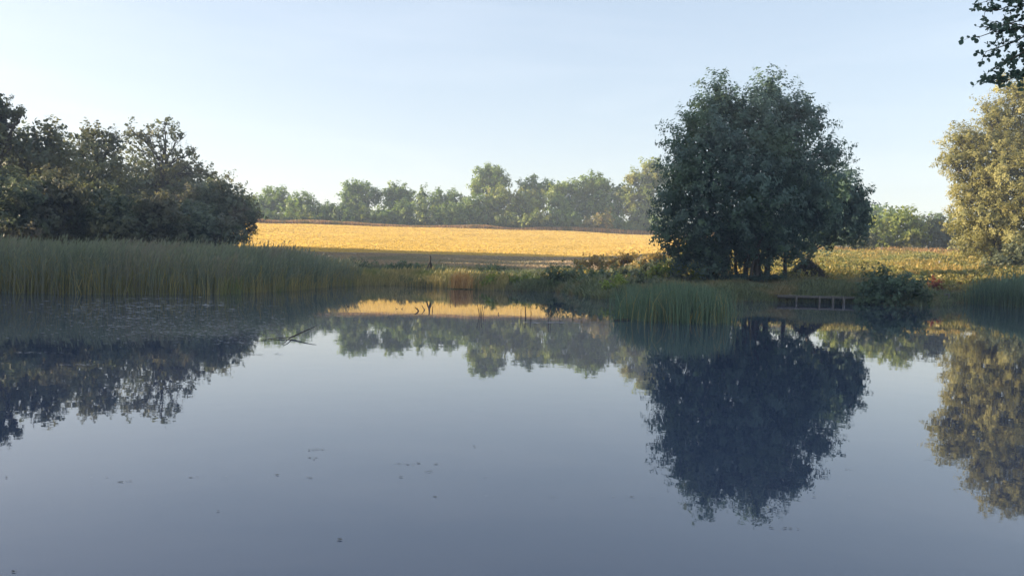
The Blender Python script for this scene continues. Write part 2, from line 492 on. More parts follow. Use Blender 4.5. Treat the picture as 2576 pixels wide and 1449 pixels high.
Z2 = lambda zx, zy, rx, ry, d=0: (601 + zx * .2963, 386.4 + zy * .2963, rx * .2963, ry * .2963, d)
Z3 = lambda zx, zy, rx, ry, d=0: (1116 + zx * .2963, 386.4 + zy * .2963, rx * .2963, ry * .2963, d)
GF = 'trees along the top of the stubble field'
far = [
    ('Sparse domed tree nearest the dark wood at the left end of the far tree line', 212, [Z2(310, 355, 95, 50), Z2(250, 430, 110, 90), Z2(360, 440, 90, 90), Z2(180, 480, 90, 90)], 0),
    ('Rounded dense tree just left of the lowest gap in the far tree line', 206, [Z2(540, 430, 110, 75), Z2(480, 500, 100, 90), Z2(610, 500, 90, 80)], 0),
    ('Tall open tree with a lopsided dome, first tall one right of the low gap', 212, [Z2(960, 290, 75, 50), Z2(1060, 320, 90, 60), Z2(930, 390, 70, 80), Z2(1030, 420, 95, 80), Z2(1150, 370, 65, 60), Z2(980, 500, 90, 80)], 1),
    ('Domed far tree between the tall open tree and the small pointed one', 213, [Z2(1320, 320, 75, 55), Z2(1400, 350, 80, 60), Z2(1290, 400, 80, 80), Z2(1380, 440, 90, 90)], 0),
    ('Narrow pointed tree rising above its neighbours in the far tree line', 208, [Z2(1555, 345, 32, 45), Z2(1560, 420, 55, 60), Z2(1550, 500, 70, 70)], 1),
    ('Broad flat-topped tree left of the big dome-headed far tree', 207, [Z2(1700, 390, 70, 65), Z2(1800, 385, 80, 60), Z2(1700, 490, 90, 90), Z2(1830, 480, 90, 90)], 1),
    ('Big dome-headed tree standing highest in the middle of the far tree line', 214, [Z3(390, 180, 115, 75), Z3(300, 240, 75, 60), Z3(480, 240, 80, 65), Z3(270, 310, 50, 55), Z3(400, 290, 110, 70), Z3(420, 420, 70, 90)], 0),
    ('Leaning tree right under the big dome-headed one in the far tree line', 205, [Z3(480, 340, 80, 65), Z3(440, 430, 90, 80), Z3(410, 520, 80, 70)], 2),
    ('Low rounded tree left under the big dome-headed one in the far tree line', 204, [Z3(270, 430, 90, 65), Z3(200, 500, 90, 80), Z3(310, 520, 80, 70)], 0),
    ('Wide low tree under the knobbly-topped one in the far tree line', 205, [Z3(640, 390, 100, 65), Z3(580, 470, 100, 80), Z3(700, 480, 110, 90), Z3(770, 400, 90, 80)], 2),
    ('Knobbly-topped tree with one raised tuft right of the big dome-headed tree', 214, [Z3(760, 250, 42, 45), Z3(700, 285, 55, 50), Z3(830, 290, 75, 55), Z3(900, 290, 60, 50), Z3(770, 380, 90, 60)], 1),
    ('Even-topped tree left of the dark round-headed one in the far tree line', 208, [Z3(970, 320, 85, 65), Z3(1080, 300, 75, 60), Z3(960, 430, 90, 90), Z3(1060, 440, 90, 100)], 0),
    ('Dark round-headed tree right of centre in the far tree line', 209, [Z3(1260, 250, 100, 65), Z3(1350, 290, 90, 70), Z3(1200, 340, 90, 80), Z3(1320, 400, 120, 80), Z3(1200, 480, 110, 90), Z3(1380, 480, 90, 80)], 0),
    ('Tall many-clumped tree with sunlit left face just left of the big waterside tree', 206, [Z3(1760, 130, 90, 65), Z3(1640, 220, 85, 70), Z3(1800, 230, 110, 90), Z3(1560, 350, 75, 70), Z3(1700, 350, 120, 90), Z3(1600, 460, 90, 70), Z3(1760, 470, 110, 90), Z3(1660, 570, 110, 70), Z3(1880, 200, 60, 70)], 2),
    ('Slim tree tucked between the dark round-headed tree and the tall clumped one', 210, [Z3(1490, 300, 38, 40), Z3(1500, 370, 55, 55), Z3(1480, 460, 60, 70)], 0),
]
for i, (lab, Y, lb, m) in enumerate(far):
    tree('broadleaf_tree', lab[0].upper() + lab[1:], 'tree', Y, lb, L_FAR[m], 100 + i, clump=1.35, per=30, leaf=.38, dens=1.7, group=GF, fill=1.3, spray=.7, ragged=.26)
GS = 'shrubs under the far tree line'
fs = [
    ('Low round shrub closest to the dark wood under the far tree line', 202, [Z2(220, 540, 90, 50)], 1),
    ('Pale rounded shrub below the gap between the first two far trees', 202, [Z2(340, 560, 90, 45)], 2),
    ('Olive shrub under the right side of the rounded far tree', 202, [Z2(500, 570, 90, 45), Z2(580, 560, 60, 40)], 2),
    ('Broad shrub filling the lowest gap of the far tree line', 205, [Z2(700, 510, 80, 65), Z2(790, 490, 70, 60), Z2(690, 570, 70, 45)], 0),
    ('Bushy shrub under the tall open far tree', 203, [Z2(880, 500, 70, 70), Z2(900, 570, 90, 45)], 1),
    ('Sunlit shrub right of the foot of the tall open far tree', 203, [Z2(1060, 540, 80, 65)], 2),
    ('Mounded shrub below the flat-shouldered domed far tree', 203, [Z2(1210, 530, 90, 70), Z2(1290, 560, 80, 55)], 0),
    ('Upright shrub left under the narrow pointed far tree', 203, [Z2(1400, 470, 75, 70), Z2(1430, 550, 80, 60)], 1),
    ('Brownish rounded shrub right under the narrow pointed far tree', 202, [Z2(1570, 520, 65, 60), Z2(1580, 570, 60, 40)], 2),
    ('Low shrub under the broad flat-topped far tree', 202, [Z2(1720, 560, 90, 55), Z2(1830, 560, 80, 50)], 0),
    ('Low shrub touching the left foot of the low rounded far tree', 202, [Z3(90, 500, 90, 70), Z3(80, 560, 100, 50)], 1),
    ('Brown-tinged shrub below the wide low far tree', 201, [Z3(520, 560, 90, 45), Z3(620, 590, 70, 35)], 2),
    ('Pale shrub at the field edge below the even-topped far tree', 200, [Z3(730, 580, 90, 55), Z3(810, 560, 60, 60)], 2),
    ('Dark shrub below the even-topped and dark round-headed far trees', 203, [Z3(930, 560, 110, 70), Z3(1080, 560, 110, 70)], 0),
    ('Orange-tinged small shrub just left of the yellow one on the field edge', 200, [Z3(1225, 610, 50, 45)], 3),
    ('Yellow rounded shrub standing on the field edge under the far trees', 200, [Z3(1370, 560, 75, 60), Z3(1330, 610, 80, 50)], 3),
    ('Grey-green shrub right of the yellow one on the field edge', 202, [Z3(1470, 590, 60, 70)], 0),
    ('Low shrub between the tall clumped far tree and the big waterside tree', 200, [Z3(1850, 590, 90, 60), Z3(1960, 580, 80, 70)], 1),
]
for i, (lab, Y, lb, m) in enumerate(fs):
    tree('shrub', lab, 'shrub', Y, lb, (L_FAR + [L_YEL])[m], 140 + i, clump=1.1, per=26, leaf=.34, dens=1.7, group=GS, fill=1.6, spray=.8)

tree('hedgerow', 'Long low continuous hedge at the foot of the far tree line behind the shrubs', 'hedge', 217,
     [(x, 560 + (x - 640) * .022 + 4 * math.sin(x), 30, 18) for x in range(640, 2100, 32)], L_FAR[0], 165, clump=.9, per=14, leaf=.42, dens=1.4, fill=1.5, stems=[(-30, 217)], trunk_r=.06)
# ---- far wood and hedge on the right, beyond the meadow
Z5 = lambda zx, zy, rx, ry, d=0: (1889 + zx * .2667, 558 + zy * .2667, rx * .2667, ry * .2667, d)
GR = 'trees and bushes of the hedge beyond the right meadow'
tree('distant_tree', 'Dark rounded distant tree seen over the hedge left of the willow', 'tree', 190, [(2385, 572, 50, 28), (2330, 575, 55, 30)], L_FAR[0], 171, clump=1.2, per=14, leaf=.45, group=GR)
tree('distant_tree', 'Distant tree behind the hedge between waterside tree and hawthorn', 'tree', 190, [(2215, 560, 40, 42), (2180, 560, 40, 45)], L_FAR[0], 172, clump=1.2, per=14, leaf=.45, group=GR)
tree('hedge_bush', 'Large clumpy bush of pale and dark green in the hedge, its top the hedge\'s highest', 'bush', 118, [(2270, 556, 48, 28), (2215, 585, 38, 34), (2290, 590, 52, 36), (2240, 612, 45, 22)], L_FAR[2], 173, clump=.7, per=16, leaf=.26, group=GR, twigs=6)
tree('hedge_bush', 'Darker smooth rounded bush in the hedge next to the willow', 'bush', 120, [(2345, 570, 45, 26), (2380, 590, 35, 32), (2330, 605, 45, 24), (2385, 612, 25, 18)], L_OAK, 174, clump=.7, per=16, leaf=.26, group=GR)
tree('hedge_bush', 'Pale green leafy bush showing under the right edge of the waterside tree', 'bush', 105, [(2115, 580, 26, 18), (2140, 598, 30, 22), (2095, 600, 25, 16)], L_FAR[2], 175, clump=.5, per=16, leaf=.22, group=GR)
tree('hedge_bush', 'Low dark bush at the meadow edge between the pale bush and the clumpy one', 'bush', 104, [(2165, 608, 28, 22), (2190, 600, 20, 24)], L_OAK, 176, clump=.5, per=16, leaf=.22, group=GR)

# ---- the big multi-stemmed alder and the darker tree behind its right side
Z4 = lambda zx, zy, rx, ry, d=0: (1631 + zx * .4267, 154.6 + zy * .4267, rx * .4267, ry * .4267, d)
al = [Z4(415, 255, 100, 95), Z4(300, 375, 95, 100, -1), Z4(725, 215, 78, 85), Z4(715, 130, 28, 42), Z4(395, 160, 50, 35), Z4(890, 300, 92, 78), Z4(570, 330, 190, 120, -1),
      Z4(800, 400, 175, 150), Z4(195, 495, 78, 78), Z4(400, 500, 220, 170, -2), Z4(990, 390, 48, 50), Z4(700, 560, 240, 180, -2),
      Z4(1050, 540, 100, 58), Z4(190, 640, 80, 100), Z4(330, 720, 200, 170, -2), Z4(900, 680, 190, 160), Z4(600, 800, 240, 180, -3),
      Z4(200, 850, 130, 130, -1), Z4(900, 860, 190, 140), Z4(400, 960, 200, 120, -2), Z4(120, 1010, 70, 70), Z4(150, 1110, 60, 60),
      Z4(620, 980, 170, 100, -2), Z4(300, 1090, 110, 80), Z4(480, 1090, 90, 70, -1), Z4(870, 1000, 90, 80), Z4(1000, 930, 90, 90), Z4(650, 1060, 70, 60), Z4(760, 1040, 50, 60),
      Z4(370, 1170, 60, 60), Z4(230, 1160, 60, 45), Z4(560, 1120, 50, 50), Z4(640, 1150, 30, 50), Z4(430, 1120, 60, 60)] + [Z4(x_, 1105 + 22 * math.sin(x_), 52, 48, 1.5 * math.cos(x_)) for x_ in (330, 400, 470, 540, 610, 690, 770, 850, 910)] + [Z4(x_, y_, 42, 40, d_) for x_, y_, d_ in ((330, 1180, -1), (400, 1200, -1.5), (460, 1175, 0), (560, 1165, 1.5), (660, 1165, 1), (745, 1130, -1))]
YA = 55.0
rng = np.random.default_rng(5)
lb = px_lobes(al, YA, .8)
gx, gy = at(1870, 690, YA)[0], YA
alder = thing('alder_tree', (gx, gy, float(gh(gx, gy))), 'Huge dark green multi-stemmed tree with two peaks standing on the bank behind the wooden deck', 'tree')
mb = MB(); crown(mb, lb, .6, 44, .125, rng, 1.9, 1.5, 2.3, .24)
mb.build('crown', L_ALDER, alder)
st = [(345, 1290, 420, 1000, .30), (470, 1280, 400, 960, .16), (525, 1250, 520, 900, .13), (570, 1260, 590, 850, .20), (640, 1265, 630, 700, .24),
      (690, 1250, 560, 960, .16), (705, 1240, 725, 600, .21), (803, 1245, 815, 700, .15), (600, 1270, 700, 900, .13), (430, 1300, 330, 1050, .12)]
for k, (x0, y0, x1, y1, r) in enumerate(st):
    tb = MB()
    a = at(1631 + x0 * .4267, 154.6 + y0 * .4267, YA + rng.uniform(-.6, 1.2)); a[2] = float(gh(a[0], a[1])) - .1
    b = at(1631 + x1 * .4267, 154.6 + y1 * .4267, YA + rng.uniform(-1.5, 1.5))
    pts = limb(tb, a, b, r, r * .55, rng, .05, 9, 8)
    near = sorted(range(len(lb)), key=lambda i: np.linalg.norm(lb[i][0] - b))[:4]
    for i in near:
        q = limb(tb, pts[-1], lb[i][0], r * .5, r * .15, rng, .08, 6)
        for _ in range(3):
            limb(tb, q[4], lb[i][0] + unit(rng.normal(size=3)) * lb[i][1] * .95, r * .15, .012, rng, .12, 6, 4)
    tb.build('stem', BARK, alder)
tree('rounded_tree', 'Dark rounded tree close behind the right side of the waterside tree', 'tree', 61, [Z4(1080, 760, 130, 120), Z4(1180, 820, 100, 110), Z4(1240, 900, 60, 70), Z4(1000, 900, 110, 110), Z4(1130, 930, 110, 60), Z4(1020, 990, 90, 60), Z4(1180, 1000, 110, 60), Z4(1020, 1050, 80, 40)],
     L_ALDER, 61, clump=.6, per=36, leaf=.15, dens=1.9, fill=3, ragged=.1, depth=1.0, stems=[(21.0, 60.5)], trunk_r=.2)

# ---- the wood on the left bank
Z1 = lambda zx, zy, rx, ry, d=0: (zx * .3853, 214.7 + zy * .3853, rx * .3853, ry * .3853, d)
GW = 'trees of the dark wood on the left bank'
tree('oak_tree', 'Tree cut by the left photo edge, thin branch hooking out over the sky', 'tree', 74,
     [Z1(-140, 150, 150, 110), Z1(0, 130, 50, 35), Z1(25, 250, 40, 60), Z1(-60, 330, 150, 120), Z1(125, 190, 22, 28), Z1(95, 225, 22, 12), Z1(60, 180, 24, 22)], L_OAK, 201, clump=.5, per=18, leaf=.2, group=GW, twigs=8, trunk_r=.35, dens=1.0, base_x=-50)
rng = np.random.default_rng(77)
hk = MB()
pth = [at(x, y, 74) for x, y in ((-10, 335), (15, 322), (36, 315), (48, 308), (52, 297), (44, 288))]
hk.tube(pth, [.22, .17, .14, .11, .07, .03], 6)
for x, y in ((0, 270), (12, 262), (25, 255), (28, 275)):
    limb(hk, at(-6, 300, 74), at(x, y, 74), .12, .02, rng, .1, 7, 5)
for x, y in ((60, 272), (50, 262), (40, 285)):
    limb(hk, pth[4], at(x, y, 74), .05, .012, rng, .1, 5, 4)
hb_ = hk.build('branch', BARK, bpy.data.objects['oak_tree'])
tree('oak_tree', 'Dense tree with a low rounded top, second from the left edge in the dark wood', 'tree', 76,
     [Z1(330, 290, 65, 45), Z1(240, 350, 110, 60), Z1(100, 380, 130, 80), Z1(330, 400, 120, 80), Z1(180, 520, 230, 150), Z1(400, 520, 180, 140)], L_OAK, 202, clump=.7, per=20, leaf=.22, group=GW, twigs=10)
tree('oak_tree', 'Tree with ragged spreading sprays in the middle of the dark wood', 'tree', 86,
     [Z1(600, 310, 75, 40), Z1(520, 340, 45, 35), Z1(700, 330, 60, 40), Z1(740, 400, 80, 50), Z1(620, 400, 120, 60), Z1(530, 450, 150, 90), Z1(680, 560, 220, 150)], L_OAK, 203, clump=.55, per=17, leaf=.21, dens=.85, fill=.6, group=GW, twigs=16, spray=1.3)
tree('oak_tree', 'Open spreading oak with sky showing through its limbs, right part of dark wood', 'tree', 98,
     [Z1(850, 280, 50, 32), Z1(930, 300, 70, 40), Z1(1080, 245, 42, 26), Z1(1060, 310, 65, 40), Z1(1170, 330, 60, 30), Z1(980, 360, 60, 40), Z1(880, 400, 75, 60), Z1(1050, 420, 80, 50), Z1(960, 500, 130, 70),
      Z1(1180, 440, 45, 40), Z1(1260, 440, 42, 38), Z1(1240, 510, 60, 40), Z1(1100, 540, 90, 60), Z1(1330, 570, 45, 40), Z1(1200, 590, 90, 50), Z1(1370, 590, 35, 25), Z1(950, 640, 150, 100), Z1(1150, 680, 130, 90)],
     L_OAK, 204, clump=.62, per=15, leaf=.24, dens=.72, fill=.22, group=GW, twigs=30, spray=1.3, trunk_r=.42, base_x=-44.5)
tree('dense_tree', 'Smooth dense grey-green tree right of the open oak', 'tree', 88,
     [Z1(1430, 650, 60, 45), Z1(1340, 720, 110, 70), Z1(1480, 700, 60, 60), Z1(1400, 830, 170, 120), Z1(1540, 800, 90, 100), Z1(1250, 820, 130, 130)], L_THICK, 205, clump=.6, per=22, leaf=.18, dens=1.2, fill=1.2, ragged=.08, group=GW)
tree('wispy_tree', 'Small wispy tree with bare twig tips behind the dense grey-green tree', 'tree', 94,
     [Z1(1490, 600, 28, 20), Z1(1550, 670, 30, 30), Z1(1560, 740, 60, 60), Z1(1610, 740, 40, 30)], L_OAK, 206, clump=.5, per=10, leaf=.18, dens=.8, fill=.4, twigs=40, spray=1.4, group=GW, trunk_r=.12)
tree('sloping_tree', 'Low tree sloping down to the stubble at the right end of the dark wood', 'tree', 90,
     [Z1(1610, 790, 70, 60), Z1(1660, 850, 50, 50), Z1(1580, 880, 100, 80), Z1(1500, 940, 110, 90), Z1(1640, 900, 50, 40)], L_THICK, 207, clump=.6, per=22, leaf=.18, dens=1.1, group=GW, ragged=.1)
tree('thorn_bush', 'Half-bare bush with warm sunlit twigs where the wood meets the stubble', 'bush', 91,
     [Z1(1640, 950, 35, 35), Z1(1600, 990, 45, 40), Z1(1640, 1000, 30, 30)], L_YEL, 208, clump=.4, per=8, leaf=.13, dens=.7, fill=.1, twigs=50, spray=1.5, trunk_r=.07)
GU = 'scrub bushes along the foot of the dark wood'
sb = [('Olive bush at the far left foot of the dark wood', 66, [Z1(60, 660, 130, 90), Z1(160, 740, 120, 110, -2), Z1(-120, 760, 200, 160), Z1(20, 800, 130, 90, -1), Z1(120, 900, 150, 110, -2), Z1(-60, 900, 150, 110), Z1(60, 980, 260, 70)]),
      ('Brown-tinged bush above the reeds below the second tree of the wood', 68, [Z1(330, 650, 130, 80), Z1(450, 720, 110, 90, -2), Z1(270, 780, 120, 90, -2), Z1(400, 860, 150, 100), Z1(270, 920, 130, 90, -3), Z1(360, 990, 220, 65)]),
      ('Grey-green bush above the reeds below the ragged-sprayed tree', 70, [Z1(640, 730, 120, 80), Z1(770, 790, 110, 80, -2), Z1(590, 850, 130, 90, -2), Z1(720, 920, 150, 90, -3), Z1(540, 950, 110, 70), Z1(680, 1000, 220, 60)]),
      ('Warm brown bush above the reeds below the open oak', 72, [Z1(900, 810, 120, 80), Z1(1060, 790, 110, 80, -2), Z1(960, 890, 140, 80, -2), Z1(1100, 920, 120, 80), Z1(850, 950, 120, 70, -3), Z1(960, 1010, 240, 55)]),
      ('Dark reddish bush above the reeds below the dense grey-green tree', 76, [Z1(1230, 900, 200, 110), Z1(1330, 960, 200, 90), Z1(1500, 980, 100, 70), Z1(1300, 1020, 240, 50)])]
for i, (lab, Y, l5) in enumerate(sb):
    tree('scrub_bush', lab, 'bush', Y, l5, [L_THICK, L_BROWN, L_OAK, L_BROWN, L_THICK][i], 220 + i, clump=.6, per=26, leaf=.17, dens=1.5, fill=2, group=GU, twigs=4)
# the left wood carried on out of view: trees added and sized for their shadows
go = 'unseen trees added beyond the left wood for their shadows'
for i, (X, Y, H, W) in enumerate([(-47, 20, 18, 7), (-55, 30, 21, 8), (-50, 41, 20, 8), (-60, 50, 22, 8.5), (-52, 57, 28, 6.5), (-64, 53, 26, 7), (-62, 78, 12, 6), (-68, 86, 14, 6.5), (-70, 97, 15, 6.5), (-66, 106, 14, 6), (-47, 113, 11, 6.5), (-56, 114, 11, 6.5), (-65, 115, 12, 6.5), (-85, 115, 25, 9), (-96, 116.2, 27, 9), (-107, 117.4, 29, 9), (-118, 118.5, 31, 9), (-44, 10, 17, 7)]):
    r_ = np.random.default_rng(300 + i)
    g = float(gh(X, Y))
    root = thing('shadow_tree', (X, Y, g), 'Unseen leafy tree continuing the left wood, added and sized for its shadow', 'tree', go)
    L6 = [(np.array([X, Y, g + H * .62]), np.array([W * .8, W * .8, H * .38]))] + [
        (np.array([X + math.cos(a) * W * .55, Y + math.sin(a) * W * .55, g + H * r_.uniform(.3, .7)]), np.array([W * .5, W * .5, H * .22])) for a in np.arange(6) * 1.05 + i]
    m_ = MB(); crown(m_, L6, 1.3, 18, .6, r_, 1.5, 1., 2); m_.build('crown', L_OAK, root)
    m_ = MB(); limb(m_, (X, Y, g - .1), (X, Y, g + H * .8), .4, .1, r_, .03, 9, 8); m_.build('trunk', BARK, root)

# ---- willow on the right
Z6 = lambda zx, zy, rx, ry, d=0: (2233 + zx * .4745, zy * .4745, rx * .4745, ry * .4745, d)
wl = [Z6(700, 480, 110, 60), Z6(800, 600, 170, 150), Z6(580, 600, 75, 50), Z6(520, 570, 35, 30), Z6(640, 680, 110, 90), Z6(430, 730, 70, 50), Z6(500, 760, 90, 70), Z6(370, 740, 50, 40), Z6(360, 860, 60, 50), Z6(320, 850, 40, 22), Z6(430, 850, 90, 80),
      Z6(600, 850, 150, 120, -1), Z6(400, 960, 60, 60), Z6(500, 1000, 110, 100), Z6(700, 980, 170, 150, -2), Z6(400, 1080, 50, 45), Z6(440, 1180, 90, 90), Z6(560, 1150, 150, 120, -1), Z6(700, 1200, 140, 130, -2),
      Z6(460, 1300, 100, 70), Z6(600, 1290, 120, 70), Z6(850, 900, 150, 200), Z6(900, 1150, 140, 150)]
tree('willow_tree', 'Tall yellow-green willow catching the sun at the right edge of the photo', 'tree', 78, wl, L_WILLOW, 401, clump=.62, per=52, leaf=.105, dens=1.5, fill=2.2, twigs=60, spray=1.45, trunk_r=.5, base_x=47, aspect=2.4)
tree('shaded_bush', 'Dark shaded bush under the lower right of the willow', 'bush', 70, [Z6(640, 1400, 130, 60), Z6(720, 1350, 90, 80), Z6(560, 1420, 60, 30), Z6(800, 1400, 120, 80)], L_OAK, 402, clump=.5, per=20, leaf=.16)

# ---- bank shrubs
bs = [
    ('bank_shrub', 'Dark rounded sallow bush at the water edge right of centre', 58.5, [(1430, 705, 42, 32), (1395, 700, 28, 22), (1470, 712, 30, 26)], L_HERB, .35, .12),
    ('bank_shrub', 'Dark green mound of scrub between the sallow bush and the yellow-green bush', 56, [(1500, 705, 45, 22), (1490, 722, 35, 22), (1530, 700, 40, 18)], L_HERB, .35, .12),
    ('bank_shrub', 'Bright yellow-green bush at the water edge left of the cattails', 47, [(1545, 735, 28, 28), (1560, 715, 26, 18), (1530, 750, 14, 16)], L_LIME, .3, .10),
    ('bank_shrub', 'Brownish bush partly behind the left end of the cattails', 48, [(1590, 725, 34, 24), (1620, 715, 30, 20)], L_THICK, .3, .10),
    ('bank_shrub', 'Lime green bush under the left edge of the waterside tree', 57, [(1680, 680, 34, 16), (1720, 668, 22, 18), (1650, 694, 26, 12)], L_LIME, .3, .11),
    ('bank_shrub', 'Lime green bush under the middle of the waterside tree, beside its thick leaning stem', 57, [(1770, 688, 26, 18), (1795, 672, 18, 20), (1745, 700, 20, 12)], L_LIME, .3, .11),
    ('bank_shrub', 'Olive bush between the two lime green ones', 56, [(1715, 702, 26, 14), (1690, 706, 24, 12)], L_THICK, .3, .11),
    ('bank_shrub', 'Small leafy bush in sun just left of the thick leaning stem', 60, [(1752, 650, 16, 26), (1775, 636, 12, 20)], L_YEL, .3, .11),
    ('bank_shrub', 'Grey-green bush on the slope left of the lime green ones', 62, [(1600, 690, 34, 14), (1560, 684, 26, 12), (1640, 675, 26, 12)], L_THICK, .3, .11),
    ('bank_shrub', 'Small dark shrub at the water edge in front of the stubble', 62, [(1232, 690, 20, 10), (1255, 694, 18, 9)], L_HERB, .25, .1),
    ('bank_shrub', 'Light green little shrub on the water edge right of the orange reeds', 58.5, [(1240, 706, 14, 12), (1225, 712, 9, 8)], L_LIME, .22, .09),
    ('bank_shrub', 'Light green low shrub left of the dark rounded sallow bush', 59, [(1335, 708, 32, 11), (1300, 708, 16, 11)], L_LIME, .25, .09),
    ('bank_shrub', 'Wispy dark shrub on the field edge above the light green low one', 72, [(1255, 676, 30, 9), (1220, 681, 26, 8)], L_HERB, .3, .1),
    ('bank_shrub', 'Dark shrub on the shaded field edge nearest the reeds', 75, [(890, 670, 40, 10), (850, 675, 34, 9), (930, 675, 34, 8)], L_HERB, .35, .13),
    ('bank_shrub', 'Dark low shrub left of the forked dead branch', 73, [(1000, 674, 40, 8), (1040, 678, 34, 7)], L_HERB, .3, .12),
    ('bank_shrub', 'Dark overhanging bush at the water edge right of the wooden deck', 48.4, [(2240, 735, 70, 38), (2190, 745, 42, 26), (2290, 742, 44, 28), (2230, 712, 55, 24), (2250, 756, 80, 14), (2300, 718, 28, 18)], L_DARK, .4, .13),
    ('bank_shrub', 'Rust-red little bush above the fishing platform', 58, [(2352, 718, 16, 15), (2340, 726, 10, 10)], L_RED, .22, .09),
    ('bank_shrub', 'Purplish low bush in the meadow below the hedge', 78, [(2335, 660, 26, 9), (2370, 665, 22, 9)], L_THICK, .3, .1),
    ('bank_shrub', 'Golden dry bush on the slope nearest the sallow bush, above the dark scrub', 70, [(1470, 664, 26, 11), (1505, 660, 24, 12)], L_GOLD, .35, .13),
    ('bank_shrub', 'Golden dry bush in the middle of the slope left of the big tree', 69, [(1550, 660, 30, 12), (1580, 652, 24, 12)], L_GOLD, .35, .13),
    ('bank_shrub', 'Golden dry bush touching the left edge of the big tree\'s foliage', 68, [(1625, 660, 30, 13), (1655, 650, 24, 14)], L_GOLD, .35, .13),
    ('bank_shrub', 'Dark undergrowth wrapped round the feet of the big tree\'s stems', 54.3, [(1800, 694, 34, 12), (1850, 698, 34, 11), (1905, 700, 36, 10), (1950, 698, 28, 9)], L_ALDER, .3, .1),
    ('bank_shrub', 'Dark low bush behind the shaded grass under the right of the waterside tree', 60, [(2100, 700, 50, 16), (2150, 698, 40, 14)], L_DARK, .3, .11),
]
for i, (nm, lab, Y, l7, m, cl, lf) in enumerate(bs):
    tree(nm, lab, 'shrub', Y, l7, m, 500 + i, clump=cl, per=22, leaf=lf, dens=1.15, fill=1.1, group='shrubs along the bank', spray=1.2)


# ------------------------------------------------------------------ blades: reeds, cattails and grasses
def scatter(poly, n, rng, clumpy=0., scale=.3, smin=None, smax=None):
    poly = np.asarray(poly, float)
    lo, hi = poly.min(0), poly.max(0)
    out = []; tot = 0
    while tot < n:
        p = rng.uniform(lo, hi, (n * 2, 2))
        ins = np.zeros(len(p), bool)
        for i in range(len(poly)):
            a, b = poly[i], poly[(i + 1) % len(poly)]
            c = ((a[1] > p[:, 1]) != (b[1] > p[:, 1]))
            ins ^= c & (p[:, 0] < (b[0] - a[0]) * (p[:, 1] - a[1]) / (b[1] - a[1] + 1e-12) + a[0])
        if clumpy: ins &= rng.random(len(p)) < (1 - clumpy) + clumpy * (vnoise(p[:, 0] / scale, p[:, 1] / scale) > .5)
        p = p[ins]
        if smin is not None or smax is not None:
            s = shore(p[:, 0], p[:, 1])
            k = np.ones(len(p), bool)
            if smin is not None: k &= s > smin
            if smax is not None: k &= s < smax
            p = p[k]
        out.append(p); tot += len(p)
        if len(p) == 0 and tot == 0: break
    return np.concatenate(out)[:n]


def blades(mb, p, h, wd, rng, lean=.15, tip=.25, tone=None, plume=0, zbase=None):
    n = len(p)
    z = gh(p[:, 0], p[:, 1]) if zbase is None else np.full(n, zbase)
    z = np.maximum(z, -.25) - .03
    base = np.stack([p[:, 0], p[:, 1], z], 1)
    th = rng.random(n) * 6.283
    side = np.stack([np.cos(th), np.sin(th) * .5, np.zeros(n)], 1)
    ln = rng.normal(size=(n, 2)) * lean
    h = np.broadcast_to(h, n); wd = np.broadcast_to(wd, n)
    m1 = base + np.stack([ln[:, 0] * h * .3, ln[:, 1] * h * .3, h * .55], 1)
    t1 = base + np.stack([ln[:, 0] * h, ln[:, 1] * h, h * (1 - .25 * np.abs(ln).sum(1))], 1)
    s = side * (wd / 2)[:, None]
    tn = rng.random(n) if tone is None else tone
    mb.quads(np.stack([base - s, base + s, m1 + s, m1 - s], 1), tn)
    mb.quads(np.stack([m1 - s, m1 + s, t1 + s * tip, t1 - s * tip], 1), tn)
    if plume:
        k = rng.random(n) < plume
        q = t1[k]; m = len(q)
        if m:
            d = np.stack([ln[k, 0] + .25, ln[k, 1], np.full(m, .7)], 1)
            d = unit(d) * (.22 + .1 * rng.random((m, 1)))
            s2 = unit(side[k]) * .035
            mb.quads(np.stack([q - d * .3, q + d * .3 + s2, q + d, q + d * .3 - s2], 1), np.full(m, .95))


rng = np.random.default_rng(11)
# left reed bed
left_bed = [(-50, 27), (-36, 26), (-30, 34), (-23, 35.5), (-18, 36.5), (-14.8, 39), (-13, 47), (-12.6, 57), (-11.5, 61), (-14, 68), (-20, 68), (-24, 58), (-30, 52), (-50, 50)]
mb = MB()
p = scatter(left_bed, 52000, rng, .25, 1.2)
hh = 2.08 + .35 * vnoise(p[:, 0] * .25, p[:, 1] * .25) + rng.normal(size=len(p)) * .17
hh = hh - 1.0 * np.clip((p[:, 1] - 53 + (p[:, 0] + 13) * 1.5) / 12, 0, 1) + .2 * np.clip((p[:, 1] - 40) / 12, 0, 1)
hh = np.maximum(hh - np.maximum(gh(p[:, 0], p[:, 1]), 0) * .8, .6)
blades(mb, p, hh * rng.uniform(.78, 1.07, len(p)), .033, rng, .15, .2, plume=.22)
tag(mb.build('reeds', REED), 'Tall dense green reed bed along the left shore below the dark wood', 'reeds', kind='stuff')
# pale dead stems at its water edge
mb = MB()
p = scatter([(-26, 35.4), (-18, 36.6), (-14.2, 39.2), (-12.7, 47), (-12.3, 57), (-10, 62), (-13, 62), (-15, 57), (-16, 48), (-19, 40), (-26, 38)], 5000, rng)
blades(mb, p, .5 + .9 * rng.random(len(p)), .028, rng, .12, .3)
tag(mb.build('dead_reed_stems', REED_TAN), 'Short pale dead reed stems at the water edge of the left reed bed', 'reeds', kind='stuff')
mb = MB()
p = scatter(left_bed, 3200, rng, .6, 1.0, smax=1.5)
blades(mb, p, 1.0 + 1.15 * rng.random(len(p)), .03, rng, .32, .4)
tag(mb.build('broken_reeds', REED_TAN), 'Bent and broken straw-coloured stems leaning through the left reed bed', 'reeds', kind='stuff')
